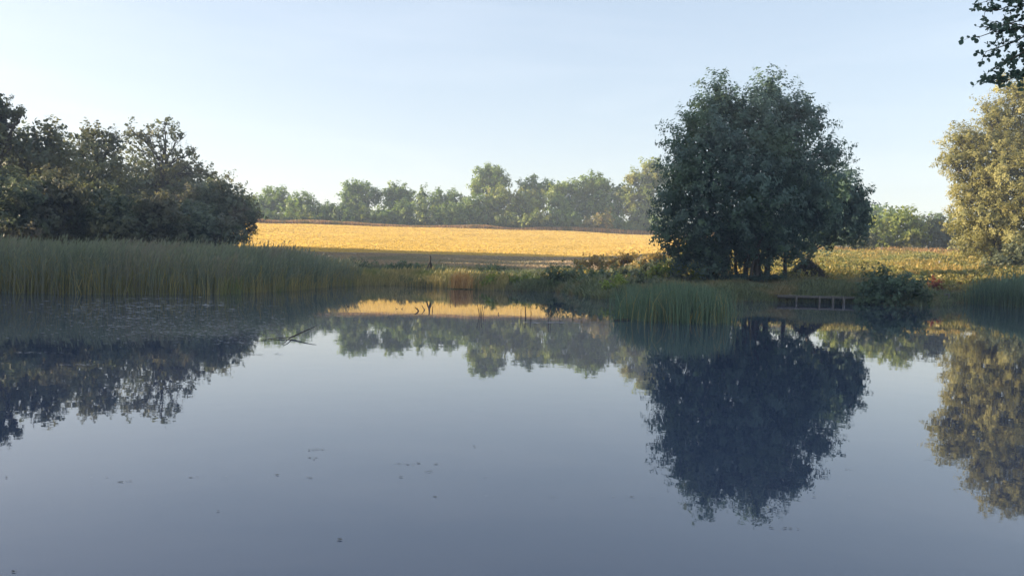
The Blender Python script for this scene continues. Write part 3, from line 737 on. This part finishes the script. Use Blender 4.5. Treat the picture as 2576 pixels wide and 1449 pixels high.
# tan and green fringe across the centre
mb = MB()
p = scatter([(-14, 58), (-9, 63.3), (-6, 61), (-3, 58.3), (-.5, 57), (0, 60), (-4, 64), (-9, 68), (-14, 66)], 11000, rng, .2, .8)
hh = (.95 + .5 * vnoise(p[:, 0] * .5, p[:, 1] * .5) + rng.normal(size=len(p)) * .1) * np.clip(.42 + (p[:, 0] + 14) * .015, .42, .56)
blades(mb, p, hh, .04, rng, .09, .3, plume=.05)
tag(mb.build('bank_reeds', REED_TAN), 'Tan and green reeds along the far shore below the shaded stubble', 'reeds', kind='stuff')
# orange clump
mb = MB()
p = at(1158, 720, 58)[:2] + rng.normal(size=(420, 2)) * np.array([.36, .3])
blades(mb, p, .75 + .6 * rng.random(420), .04, rng, .2, .3, zbase=0.1)
tag(mb.build('reed_tussock', leaf_mat('orange_reed', (0.36, 0.20, 0.07), (0.62, 0.40, 0.17), trans=.3)), 'Orange tussock of dry reeds standing out on the far shore', 'reeds')
# low green bank herbage, centre
mb = MB()
p = scatter([(-18, 64), (-9, 64.3), (-3, 59.5), (3.2, 58), (5, 51), (6, 46), (9, 46), (14, 49.5), (14, 56), (8, 62), (6, 76), (8, 86), (-4, 84), (-22, 84)], 36000, rng, .4, 1.5, smin=.1)
hh = .3 + .75 * vnoise(p[:, 0] * .4, p[:, 1] * .4) * rng.uniform(.5, 1.2, len(p)) - .012 * (p[:, 1] - 60).clip(0, 25)
blades(mb, p, hh, .06, rng, .3, .3)
tag(mb.build('bank_grass', GREENGRASS), 'Rough green grass and herbs on the far bank in front of the stubble', 'grass', kind='stuff')
# sunny meadow, right and centre right
mb = MB()
p = scatter([(2.5, 66), (6, 60), (12, 57), (20, 56.5), (23, 53.5), (27, 53.5), (29, 58), (33, 57), (45, 50), (62, 70), (62, 105), (34, 112), (22, 104), (14, 84), (8, 76), (4, 72)], 52000, rng, .35, 1.6)
hh = .25 + .6 * vnoise(p[:, 0] * .35, p[:, 1] * .35) ** 1.5 + .18 * rng.random(len(p))
blades(mb, p, hh, .07, rng, .28, .25, plume=.05)
tag(mb.build('meadow_grass', MEADOW), 'Golden dry meadow grass on the slope beyond the right bank', 'grass', kind='stuff')
# leafy weeds through it, green and brown
mb = MB()
p = scatter([(3, 68), (7, 59), (14, 57), (20, 56), (28, 57), (45, 53), (55, 70), (58, 100), (20, 96), (8, 74)], 5200, rng, .5, 2.0)
nl = 40
q = np.repeat(np.stack([p[:, 0], p[:, 1], gh(p[:, 0], p[:, 1])], 1), nl, 0)
hw = np.repeat(.3 + .75 * vnoise(p[:, 0] * .3, p[:, 1] * .3) * rng.uniform(.6, 1.2, len(p)), nl)
tt = rng.random(len(q)) ** .7
q = q + np.stack([rng.normal(size=len(q)) * .22, rng.normal(size=len(q)) * .22, tt * hw], 1)
leaves(mb, q, unit(rng.normal(size=(len(q), 3)) + np.array([0, 0, .6])), .13, rng, np.repeat(rng.random(len(p)), nl))
tag(mb.build('meadow_weeds', leaf_mat('weed_leaves', (0.14, 0.15, 0.05), (0.37, 0.29, 0.10), (0.18, 0.19, 0.07), patch=.35)), 'Leafy olive and brown weeds mixed through the golden meadow grass', 'weeds', kind='stuff')
# shaded grass on the bank round the alder
mb = MB()
p = scatter([(13, 49.2), (22, 49.6), (24, 48), (27, 50.6), (29, 56.4), (31, 55.6), (28, 56), (23, 53.5), (20, 57.5), (12, 58), (10, 52)], 18000, rng, .3, 1.2, smin=.05)
blades(mb, p, .25 + .5 * vnoise(p[:, 0] * .6, p[:, 1] * .6) + .15 * rng.random(len(p)), .05, rng, .3, .3)
tag(mb.build('shaded_grass', GREENGRASS), 'Dark green shaded grass on the bank around the wooden deck', 'grass', kind='stuff')
# ragged sedge hanging over every bit of visible shore
mb = MB()
p = scatter([(-10, 66), (-4, 56), (2, 55), (3.5, 49), (4.5, 43), (11, 44), (20, 47.6), (26, 46), (32, 47), (32, 60), (20, 52), (12, 50), (8, 56), (3, 62), (-4, 66)], 16000, rng, .25, .5, smin=-.25, smax=1.1)
blades(mb, p, .18 + .55 * vnoise(p[:, 0] * .9, p[:, 1] * .9) + .12 * rng.random(len(p)), .045, rng, .4, .3)
tag(mb.build('shore_sedge', GREENGRASS), 'Ragged low sedge overhanging the water along the far shore', 'sedge', kind='stuff')
# reeds at the right edge
mb = MB()
p = scatter([(30.3, 54), (31, 48.6), (35, 45), (42, 44), (46, 48), (34, 53.5)], 12000, rng, .2, 1)
blades(mb, p, 1.5 + .5 * vnoise(p[:, 0] * .5, p[:, 1] * .5) + rng.normal(size=len(p)) * .12 - np.maximum(gh(p[:, 0], p[:, 1]), 0) * .6, .035, rng, .1, .25, plume=.06)
tag(mb.build('shore_reeds', CATTAIL), 'Shaded green reeds on the shore at the right edge below the willow', 'reeds', kind='stuff')
# cattails standing in the water in front of the alder
mb = MB()
c0 = at(1720, 810, 29)
p = np.stack([rng.normal(0, .85, 2300).clip(-1.8, 1.3) + 6.2, 29.3 + rng.normal(0, 1.3, 2300)], 1)
p = np.concatenate([p, np.stack([rng.uniform(4.2, 7.6, 1500), 31 + rng.normal(0, 1.6, 1500)], 1)])
hh = .95 + .55 * rng.random(len(p)) - .12 * np.abs(p[:, 0] - 6.2)
blades(mb, p, hh + .05, .022, rng, .10, .3, zbase=-.05)
tagc = mb.build('cattails', CATTAIL)
tag(tagc, 'Clump of tall dark green cattails standing in the water in front of the big tree', 'reeds', kind='stuff')
mb = MB()
p = np.stack([rng.normal(0, 1.0, 320).clip(-2.2, 1.3) + 6.1, 28.8 + rng.normal(0, 1.1, 320)], 1)
blades(mb, p, .5 + .9 * rng.random(len(p)) ** 1.5, .02, rng, .22, .35, zbase=-.05)
tag(mb.build('dead_cattail_blades', REED_TAN), 'Pale bent dead blades mixed into the cattail clump in the water', 'reeds', kind='stuff')
mb = MB()
p = np.stack([rng.uniform(3.7, 5.6, 130), 28.2 + rng.normal(0, .4, 130)], 1)
blades(mb, p, .7 + .6 * rng.random(len(p)), .022, rng, .2, .3, zbase=-.05)
tag(mb.build('thin_rushes', CATTAIL), 'Sparse thin curved rushes in open water at the left end of the cattails', 'rushes', kind='stuff')
# rusty fringe at the top edge of the field, and long grass under the hedge
mb = MB()
p = scatter([(-75, 197.6), (40, 197.6), (50, 160), (54, 160), (46, 201), (-75, 201)], 15000, rng, .5, 5)
blades(mb, p, .7 + .9 * vnoise(p[:, 0] * .12, p[:, 1] * .12), .2, rng, .25, .3)
tag(mb.build('edge_grass', RUSTGRASS), 'Rusty dry grass fringe along the top edge of the stubble field', 'grass', kind='stuff')
mb = MB()
p = scatter([(20, 100), (60, 92), (80, 100), (70, 116), (40, 118), (24, 116)], 9000, rng, .3, 3)
blades(mb, p, .5 + .7 * vnoise(p[:, 0] * .2, p[:, 1] * .2), .11, rng, .25, .3)
tag(mb.build('hedge_grass', RUSTGRASS), 'Reddish brown grass at the foot of the hedge beyond the right meadow', 'grass', kind='stuff')
# stubble stalks
mb = MB()
p = scatter([(-60, 82), (-4, 82), (12, 86), (36, 92), (41, 150), (40, 197), (-85, 197), (-80, 130)], 230000, rng)
wd_ = .10 + .0012 * (p[:, 1] - 88)
th = rng.random(len(p)) * 6.283
sd = np.stack([np.cos(th), np.sin(th), np.zeros(len(p))], 1) * wd_[:, None]
b_ = np.stack([p[:, 0], p[:, 1], gh(p[:, 0], p[:, 1]) + .03], 1)
shade_band = p[:, 1] < 113.0 + .5 * vnoise(p[:, 0] * .3, p[:, 1] * .3)  # band whose stalks are greyed, painting the field's shade into their colour
u_ = np.stack([rng.normal(size=len(p)) * .04, rng.normal(size=len(p)) * .04, .13 + .07 * rng.random(len(p)) + .05 * vnoise(p[:, 0] * .05, p[:, 1] * .3)], 1)
qd = np.stack([b_ - sd, b_ + sd, b_ + sd * .7 + u_, b_ - sd * .7 + u_], 1)
tn_ = np.clip(.2 + .55 * vnoise(p[:, 0] * .05, p[:, 1] * .45) + .12 * rng.random(len(p)), 0, 1)
hm = MB(); hm.quads(qd[shade_band], tn_[shade_band])
tag(hm.build('shade_grey_grass', leaf_mat('shade_grey_stalks', (0.24, 0.18, 0.115), (0.38, 0.29, 0.185), (0.21, 0.19, 0.11), patch=.1)), 'Dry grass along the foot of the field, greyed to paint in its shadow band', 'grass', kind='stuff')
mb.quads(qd[~shade_band], tn_[~shade_band])
tag(mb.build('stubble', leaf_mat('stubble_stalks', (0.42, 0.30, 0.10), (0.53, 0.395, 0.145), trans=.5)), 'Cut golden stubble stalks all over the sloping field', 'stubble', kind='stuff')

# ------------------------------------------------------------------ objects on the banks
# wooden deck
dY = 48.4
a = at(1956, 750, dY); b = at(2150, 754, dY)
dx0, dx1 = a[0], b[0]
deck = thing('wooden_deck', ((dx0 + dx1) / 2, dY, 0), 'Low weathered wooden fishing deck on short posts at the water edge below the big tree', 'deck')
m_ = MB(); m_.box(((dx0 + dx1) / 2, dY - .02, .33), dx1 - dx0, .05, .13); m_.build('edge_beam', TIMBER, deck)
m_ = MB()
nb = int((dx1 - dx0) / .15)
for i in range(nb):
    m_.box((dx0 + .075 + i * (dx1 - dx0) / nb, dY + .66, .405 + random.Random(i).uniform(-.004, .004)), .135, 1.34, .03)
m_.build('deck_boards', TIMBER, deck)
for x in (at(2002, 760, dY)[0], at(2060, 760, dY)[0], at(2094, 760, dY)[0], at(2121, 760, dY)[0]):
    m_ = MB(); m_.box((x, dY - .1, .0), .09 + .05 * math.sin(x * 7) ** 2, .11, .78, rz=math.sin(x * 5) * .3, rx=math.sin(x * 9) * .08); m_.build('post', TIMBER, deck)
# small fishing platform
pY = 55.0
a = at(2330, 738, pY); b = at(2384, 741, pY)
pf = thing('fishing_platform', ((a[0] + b[0]) / 2, pY, 0), 'Small timber fishing platform with a framed end, below the rust-red bush near the right edge', 'platform')
m_ = MB()
for i in range(9):
    m_.box((a[0] + (i + .5) * (b[0] - a[0]) / 9, pY + .4, .58), (b[0] - a[0]) / 9 - .015, 1.0, .04)
m_.build('deck_boards', TIMBER, pf)
m_ = MB(); m_.box(((a[0] + b[0]) / 2, pY - .13, .55), b[0] - a[0] + .1, .05, .09); m_.build('edge_beam', TIMBER, pf)
for x in (a[0] + .08, b[0] - .3, b[0] - .02):
    m_ = MB(); m_.box((x, pY - .2, .15), .08, .08, .9); m_.build('post', TIMBER, pf)
m_ = MB(); m_.box((b[0] - .16, pY - .2, .25), .30, .03, .07); m_.build('cross_rail', TIMBER, pf)
# small deck behind the cattails, seen in slivers
q0 = at(1640, 738, 44.0)
d2 = thing('wooden_deck', (q0[0] + 1.2, 44.2, 0), 'Low timber deck half hidden behind the left part of the cattails', 'deck')
m_ = MB()
for i in range(18):
    m_.box((q0[0] + i * .15, 44.6, .52), .135, 1.1, .035)
m_.build('deck_boards', TIMBER, d2)
m_ = MB(); m_.box((q0[0] + 1.27, 44.0, .46), 2.7, .05, .12); m_.build('edge_beam', TIMBER, d2)
for x in (.05, .9, 1.8, 2.5):
    m_ = MB(); m_.box((q0[0] + x, 43.93, .1), .1, .1, .85); m_.build('post', TIMBER, d2)
# white marker posts in the meadow
for k, (x, y, Y, hgt, lab) in enumerate([(2363, 657, 72, .75, 'Pale upright wooden post standing in the meadow grass near the willow')]):
    c = at(x, y, Y); g = float(gh(c[0], c[1]))
    root = thing('marker_post', (c[0], c[1], g), lab, 'post')
    m_ = MB(); m_.box((c[0], c[1], (g + c[2]) / 2), .09, .09, max(.6, c[2] - g), rz=.3); m_.build('shaft', WHITEWOOD, root)
    m_ = MB(); m_.box((c[0], c[1], max(c[2], g + (max(.6, c[2] - g)) / 2 + .3) + .012), .11, .11, .03, rz=.3); m_.build('cap', WHITEWOOD, root)
# pointed heap of brushwood
rng = np.random.default_rng(21)
c = at(2028, 690, 57.5); c[2] = float(gh(c[0], c[1]))
top = at(2030, 650, 57.5)
heap = thing('brush_heap', c, 'Dark pointed heap of cut branches right of the big tree\'s stems', 'brush pile')
m_ = MB()
for i in range(260):
    th = rng.random() * 6.283; rr = rng.uniform(.5, 1.0)
    ax_ = 1.5 if math.cos(th) < 0 else 1.9
    bs_ = c + np.array([math.cos(th) * rr * ax_, math.sin(th) * rr * 1.0, -.05])
    e = top + rng.normal(size=3) * np.array([.10, .12, .1])
    f_ = rng.uniform(.35, 1.05)
    e = bs_ + (e - bs_) * f_ + np.array([rng.normal() * .18, 0, 0])
    limb(m_, bs_, e, .03, .01, rng, .16, 6, 4)
m_.build('branches', DEADWOOD, heap)
m_ = MB()
n = 9000
t = rng.random(n) ** 1.3; th = rng.random(n) * 6.283
rr = (1 - t) ** .8 * (.35 + .65 * rng.random(n)) * (1 + .25 * np.sin(th * 5 + t * 6))
q = np.stack([c[0] + np.cos(th) * rr * 1.85 + .05, c[1] + np.sin(th) * rr * 1.1, c[2] + t * (top[2] - c[2]) * .97], 1)
leaves(m_, q, unit(rng.normal(size=(n, 3))), .085, rng, rng.random(n))
m_.build('dead_leaves', leaf_mat('dead_leaves', (0.03, 0.03, 0.026), (0.10, 0.09, 0.06)), heap)
# pale fallen branch in the grass
c = at(2437, 0, 60); c = at(2075, 690, 57); c[2] = float(gh(c[0], c[1])) + .25
m_ = MB(); limb(m_, c + np.array([-1.0, 0, .35]), c + np.array([.5, .3, -.2]), .04, .02, rng, .1, 7, 5)
tag(m_.build('fallen_branch', WHITEWOOD), 'Pale bare fallen branch lying beside the dark brush heap', 'branch')

# forked dead branch standing on the field edge
c = at(1084, 680, 66); c[2] = float(gh(c[0], c[1]))
fb = MB()
tp = at(1082, 643, 66); fk = at(1082, 659, 66)
fb.tube([tp, (tp + fk) / 2 + [.03, 0, 0], fk], [.055, .06, .08], 6)
for ex, ey, dy in ((1070, 680, -.2), (1100, 686, -.1), (1086, 684, .5)):
    e = at(ex, ey, 66); e[1] += dy; e[2] = float(gh(e[0], e[1])) - .05
    limb(fb, fk, e, .075, .045, rng, .05, 7, 6)
tag(fb.build('dead_branch', DEADWOOD), 'Grey forked dead branch standing like a tripod at the field edge', 'dead branch')


def wpt(px, py):
    """point on the water surface seen at px, py"""
    v = M3 @ np.array([px - 1288.0, -(py - 724.5), -F])
    t = -CAM_H / v[2]
    return np.array([v[0] * t, v[1] * t, 0.0])


ZA = lambda zx, zy: (772.8 + zx * .2, 618.3 + zy * .2)      # close-up coordinates
GST = 'dead stems poking out of the pond'
sticks = [
    ('V-shaped pair of dead twigs leftmost in the golden reflection', [((510, 765), (488, 735)), ((512, 764), (530, 758))], .012),
    ('Small forked dead twig left of the two thick slanting sticks', [((1120, 795), (1112, 775)), ((1120, 795), (1138, 793))], .010),
    ('Tiny bent twig just left of the two thick slanting sticks', [((1192, 798), (1182, 792)), ((1193, 798), (1200, 782))], .009),
    ('Thickest slanting dead stick under the forked branch reflection', [((1403, 822), (1355, 773)), ((1395, 815), (1380, 785))], .022),
    ('Slanting dead stick right beside the thickest one', [((1475, 810), (1440, 750)), ((1470, 808), (1476, 795))], .016),
    ('Thin crooked upright stem right of the forked branch reflection', [((1575, 820), (1573, 762))], .014),
    ('Short straight stem left below the orange reed reflection', [((1803, 730), (1805, 675))], .011),
    ('Curled dead stem right below the orange reed reflection', [((1866, 745), (1866, 715))], .014),
    ('Tall left stem of the group of four bare stems', [((2165, 885), (2140, 715))], .012),
    ('Tall middle stem of the group of four bare stems', [((2178, 890), (2180, 728))], .011),
    ('Thicker right stem of the group of four bare stems', [((2190, 890), (2200, 750))], .013),
    ('Short outer right stem of the group of four bare stems', [((2212, 880), (2224, 768))], .010),
    ('Curved dead stem right of the group of four bare stems', [((2400, 862), (2412, 835)), ((2400, 862), (2408, 880))], .014),
]
for k, (lab, segs, r) in enumerate(sticks):
    (bx, by) = segs[0][0]
    w0 = wpt(*ZA(bx, by))
    m_ = MB()
    for (s0, s1) in segs:
        p0 = at(*ZA(*s0), w0[1]); p1 = at(*ZA(*s1), w0[1] + .1)
        p0[2] = max(min(p0[2], .02), -.08) if s0 == segs[0][0] else max(p0[2], -.1)
        if p1[2] < 0: p1[2] = -p1[2]
        limb(m_, p0, p1, r * 1.2, r * .7, rng, .08, 6, 5)
    tag(m_.build('standing_stick', DEADWOOD), lab, 'stick', GST)
ZB = lambda zx, zy: (1288 + zx * .2, 601 + zy * .2)
for k, (lab, s0, s1, r) in enumerate([
    ('Thin leftmost stem of the three dark stems below the sallow reflection', (113, 1000), (115, 880), .010),
    ('Thickest knotty stem of the three dark stems below the sallow reflection', (170, 985), (168, 850), .020),
    ('Wavy right stem of the three dark stems below the sallow reflection', (238, 980), (238, 840), .012),
    ('Straight dark stem alone in the reflection of the dark sallow bush', (463, 1025), (464, 880), .013),
    ('Pale thin stem beside the straight dark one in the sallow reflection', (492, 1025), (487, 860), .010),
    ('Faint thin stem farthest right before the cattails', (600, 1030), (606, 950), .010)]):
    w0 = wpt(*ZB(*s0)); p1 = at(*ZB(*s1), w0[1])
    m_ = MB(); limb(m_, w0 - [0, 0, .1], p1, r * 1.1, r * .8, rng, .05, 7, 5)
    tag(m_.build('standing_stick', DEADWOOD), lab, 'stick', GST)
# floating branch on the left
ZC = lambda zx, zy: (515.2 + zx * .2, 738.5 + zy * .2)
m_ = MB()
w = [wpt(*ZC(*q)) + [0, 0, z] for q, z in (((660, 600), .01), ((860, 578), .02), ((1000, 568), .025), ((1090, 566), .03), ((1150, 555), .05))]
m_.tube(w, [.005, .009, .012, .012, .006], 6)
e = at(*ZC(988, 645), w[3][1] - 2.2)
w2 = wpt(*ZC(988, 645))
m_.tube([w[3], (w[3] + w2) / 2 + [0, 0, .03], w2 + [0, 0, .02]], [.014, .011, .006], 5)
m_.tube([w[3], w[3] + [.2, .5, .12], w[3] + [.35, .9, .2]], [.02, .014, .008], 5)
tag(m_.build('floating_branch', DEADWOOD), 'Thin dark forked branch floating where the left wood\'s reflection ends', 'branch')
# stick lying at the left foot of the cattails
w0 = wpt(1545, 807); w1 = wpt(1585, 805)
m_ = MB(); m_.tube([w0 + [0, 0, .02], (w0 + w1) / 2 + [0, 0, .04], w1 + [0, 0, .02]], [.015, .022, .02], 5)
tag(m_.build('floating_stick', DEADWOOD), 'Dark stick floating at the left foot of the cattails', 'branch')

# floating weed: flecks and strands
rng = np.random.default_rng(31)
mb = MB()


def flecks(n, cx_, cy_, sx_, sy_, s0, s1, tone):
    q = []
    for _ in range(n):
        x = rng.normal(cx_, sx_); y = rng.normal(cy_, sy_)
        if y < 742 + (x * .0): continue
        c = wpt(x, y)
        if shore(c[0], c[1]) > -.2 or c[1] > 66: continue
        q.append(c)
    if not q: return
    q = np.array(q); n = len(q)
    L_ = (rng.uniform(s0, s1, n) * np.clip((q[:, 1] / 34) ** 1.5, .12, 1.2) if s1 > .03 else rng.uniform(s0, s1, n))[:, None]; W_ = L_ * rng.uniform(.12, .45, (n, 1))
    th = rng.normal(0, .35, n)
    a = np.stack([np.cos(th), np.sin(th), np.zeros(n)], 1) * L_; b = np.stack([-np.sin(th), np.cos(th), np.zeros(n)], 1) * W_
    q[:, 2] = .004 + rng.random(n) * .004
    mb.quads(np.stack([q - a, q - b + a * .2, q + a, q + b - a * .2], 1), rng.random(n) * tone)


flecks(1600, 420, 815, 170, 22, .03, .16, 1)
flecks(500, 330, 775, 150, 12, .03, .2, 1)
flecks(600, 600, 840, 110, 14, .03, .16, 1)
for cx_, cy_ in ((400, 751), (360, 769), (520, 768), (330, 800), (420, 835), (200, 918), (650, 892), (90, 888), (640, 862), (520, 842), (300, 820)):
    flecks(26, cx_, cy_, 35, 1.2, .04, .22, 1)
for cx_, cy_, n_ in ((1080, 725, 60), (1060, 733, 60), (1260, 723, 70), (1290, 724, 40), (1380, 730, 50), (1390, 812, 30)):
    q = []
    flecks(n_, cx_, cy_, 45, .8, .05, .3, 1)
tag(mb.build('floating_weed', leaf_mat('pale_weed', (0.10, 0.11, 0.08), (0.38, 0.36, 0.34), trans=.1)), 'Pale flecks and strands of weed floating on the pond near the left reeds', 'pond weed', kind='stuff')
mb = MB()
for cx_, cy_, sx_, n_ in ((910, 1077, 2, 2), (1049, 1081, 2, 2), (800, 1130, 14, 8), (790, 1152, 10, 5), (1040, 1168, 22, 12), (1078, 1186, 8, 6), (318, 1211, 10, 5), (700, 1195, 2, 2), (1195, 1124, 6, 3), (1490, 1042, 6, 3),
                          (2330, 1158, 8, 4), (2137, 1180, 3, 3), (548, 1288, 2, 2), (855, 1358, 2, 2), (38, 1440, 3, 4), (1970, 1330, 14, 5), (600, 1200, 300, 14), (1500, 1250, 400, 10)):
    flecks(n_, cx_, cy_, sx_, 1.5, .008, .024, .4)
tag(mb.build('floating_bits', leaf_mat('dark_bits', (0.03, 0.03, 0.025), (0.12, 0.10, 0.07))), 'Tiny dark leaves and bits drifting on the open water in front', 'debris', kind='stuff')

# ------------------------------------------------------------------ alder boughs hanging in at the upper right
rng = np.random.default_rng(41)
bY = 8.0
rx_, ry_ = 10.5, 7.6
g = float(gh(rx_, ry_))
near = thing('overhanging_tree', (rx_, ry_, g), 'Near tree whose dark leafy boughs hang into the upper right corner', 'tree')
m_ = MB(); tk = limb(m_, (rx_, ry_, g - .1), (rx_ - .6, ry_ + .2, 7.5), .22, .12, rng, .03, 10, 10); m_.build('trunk', BARK, near)
ends = [((2640, 60), (2468, 92), 0), ((2650, 20), (2478, 30), .1), ((2650, 0), (2520, -40), .3), ((2640, 110), (2490, 180), -.2), ((2660, 60), (2482, 130), .2), ((2660, 160), (2500, 200), .1),
        ((2650, 90), (2540, 60), -.1), ((2660, 130), (2555, 150), .2), ((2600, -60), (2480, 5), 0), ((2660, 40), (2500, 75), .15), ((2650, 150), (2530, 205), -.1), ((2650, -30), (2560, 10), .2)]
wood = MB(); lf = MB()
main = at(2720, 40, bY)
limb(wood, tk[6], main, .07, .035, rng, .05, 7, 7)


def spoon(mb, base, d, up, size, tone):
    """an alder leaf: stalk side narrow, round tip, four quads folded along the midrib"""
    s = unit(np.cross(d, up)); n_ = np.cross(s, d)
    P = lambda u, v, h: base + d * u * size + s * v * size + n_ * h * size
    q = [[P(.0, 0, 0), P(.3, .33, .06), P(.65, .42, .08), P(.6, 0, 0)], [P(.6, 0, 0), P(.65, .42, .08), P(.93, .25, .05), P(1, 0, 0)],
         [P(.0, 0, 0), P(.6, 0, 0), P(.65, -.42, .08), P(.3, -.33, .06)], [P(.6, 0, 0), P(1, 0, 0), P(.93, -.25, .05), P(.65, -.42, .08)]]
    mb.quads(np.array(q), [tone] * 4)


for (s, e, dy) in ends:
    a = at(*s, bY + dy); b = at(*e, bY + dy * .5)
    q = limb(wood, a, b, .013, .004, rng, .10, 10, 5)
    limb(wood, main, a, .03, .013, rng, .06, 5, 5)
    for k in range(2, 10):
        for _ in range(2):
            dd = unit(rng.normal(size=3) + unit(b - a) * .7)
            L0 = rng.uniform(.06, .20)
            tw = limb(wood, q[k], q[k] + dd * L0, .003, .0015, rng, .1, 4, 4)
            for j in range(8):
                pt = tw[rng.integers(1, 4)]
                d_ = unit(rng.normal(size=3) + dd * .8 + np.array([0, 0, -.2]))
                spoon(lf, pt, d_, unit(rng.normal(size=3) + np.array([0, 0, .8])), rng.uniform(.028, .055), rng.random())
wood.build('boughs', BARK, near)
lf.build('leaves', L_ALDER, near)
# the rest of its crown, outside the frame
m_ = MB(); crown(m_, [(np.array([10.2, 7.5, 8.6]), np.array([2.6, 2.6, 2.2])), (np.array([9.4, 9.0, 7.6]), np.array([1.6, 1.6, 1.2])), (np.array([11.2, 6, 7.2]), np.array([1.8, 1.8, 1.6]))], .5, 18, .09, rng, 1.1, 1, 1)
m_.build('crown', L_ALDER, near)

# ------------------------------------------------------------------ thin morning haze
hz, t = new_mat('haze_air')
pv = t.nodes.new('ShaderNodeVolumePrincipled')
pv.inputs['Color'].default_value = (0.72, 0.84, 1.0, 1)
pv.inputs["Density"].default_value = 0.00075
pv.inputs['Anisotropy'].default_value = 0.15
t.links.new(pv.outputs[0], t.nodes.new('ShaderNodeOutputMaterial').inputs['Volume'])
hb = MB()
hb.box((0, 600, 16.5), 3040, 1840, 37)
tag(hb.build('haze', hz), kind='stuff')
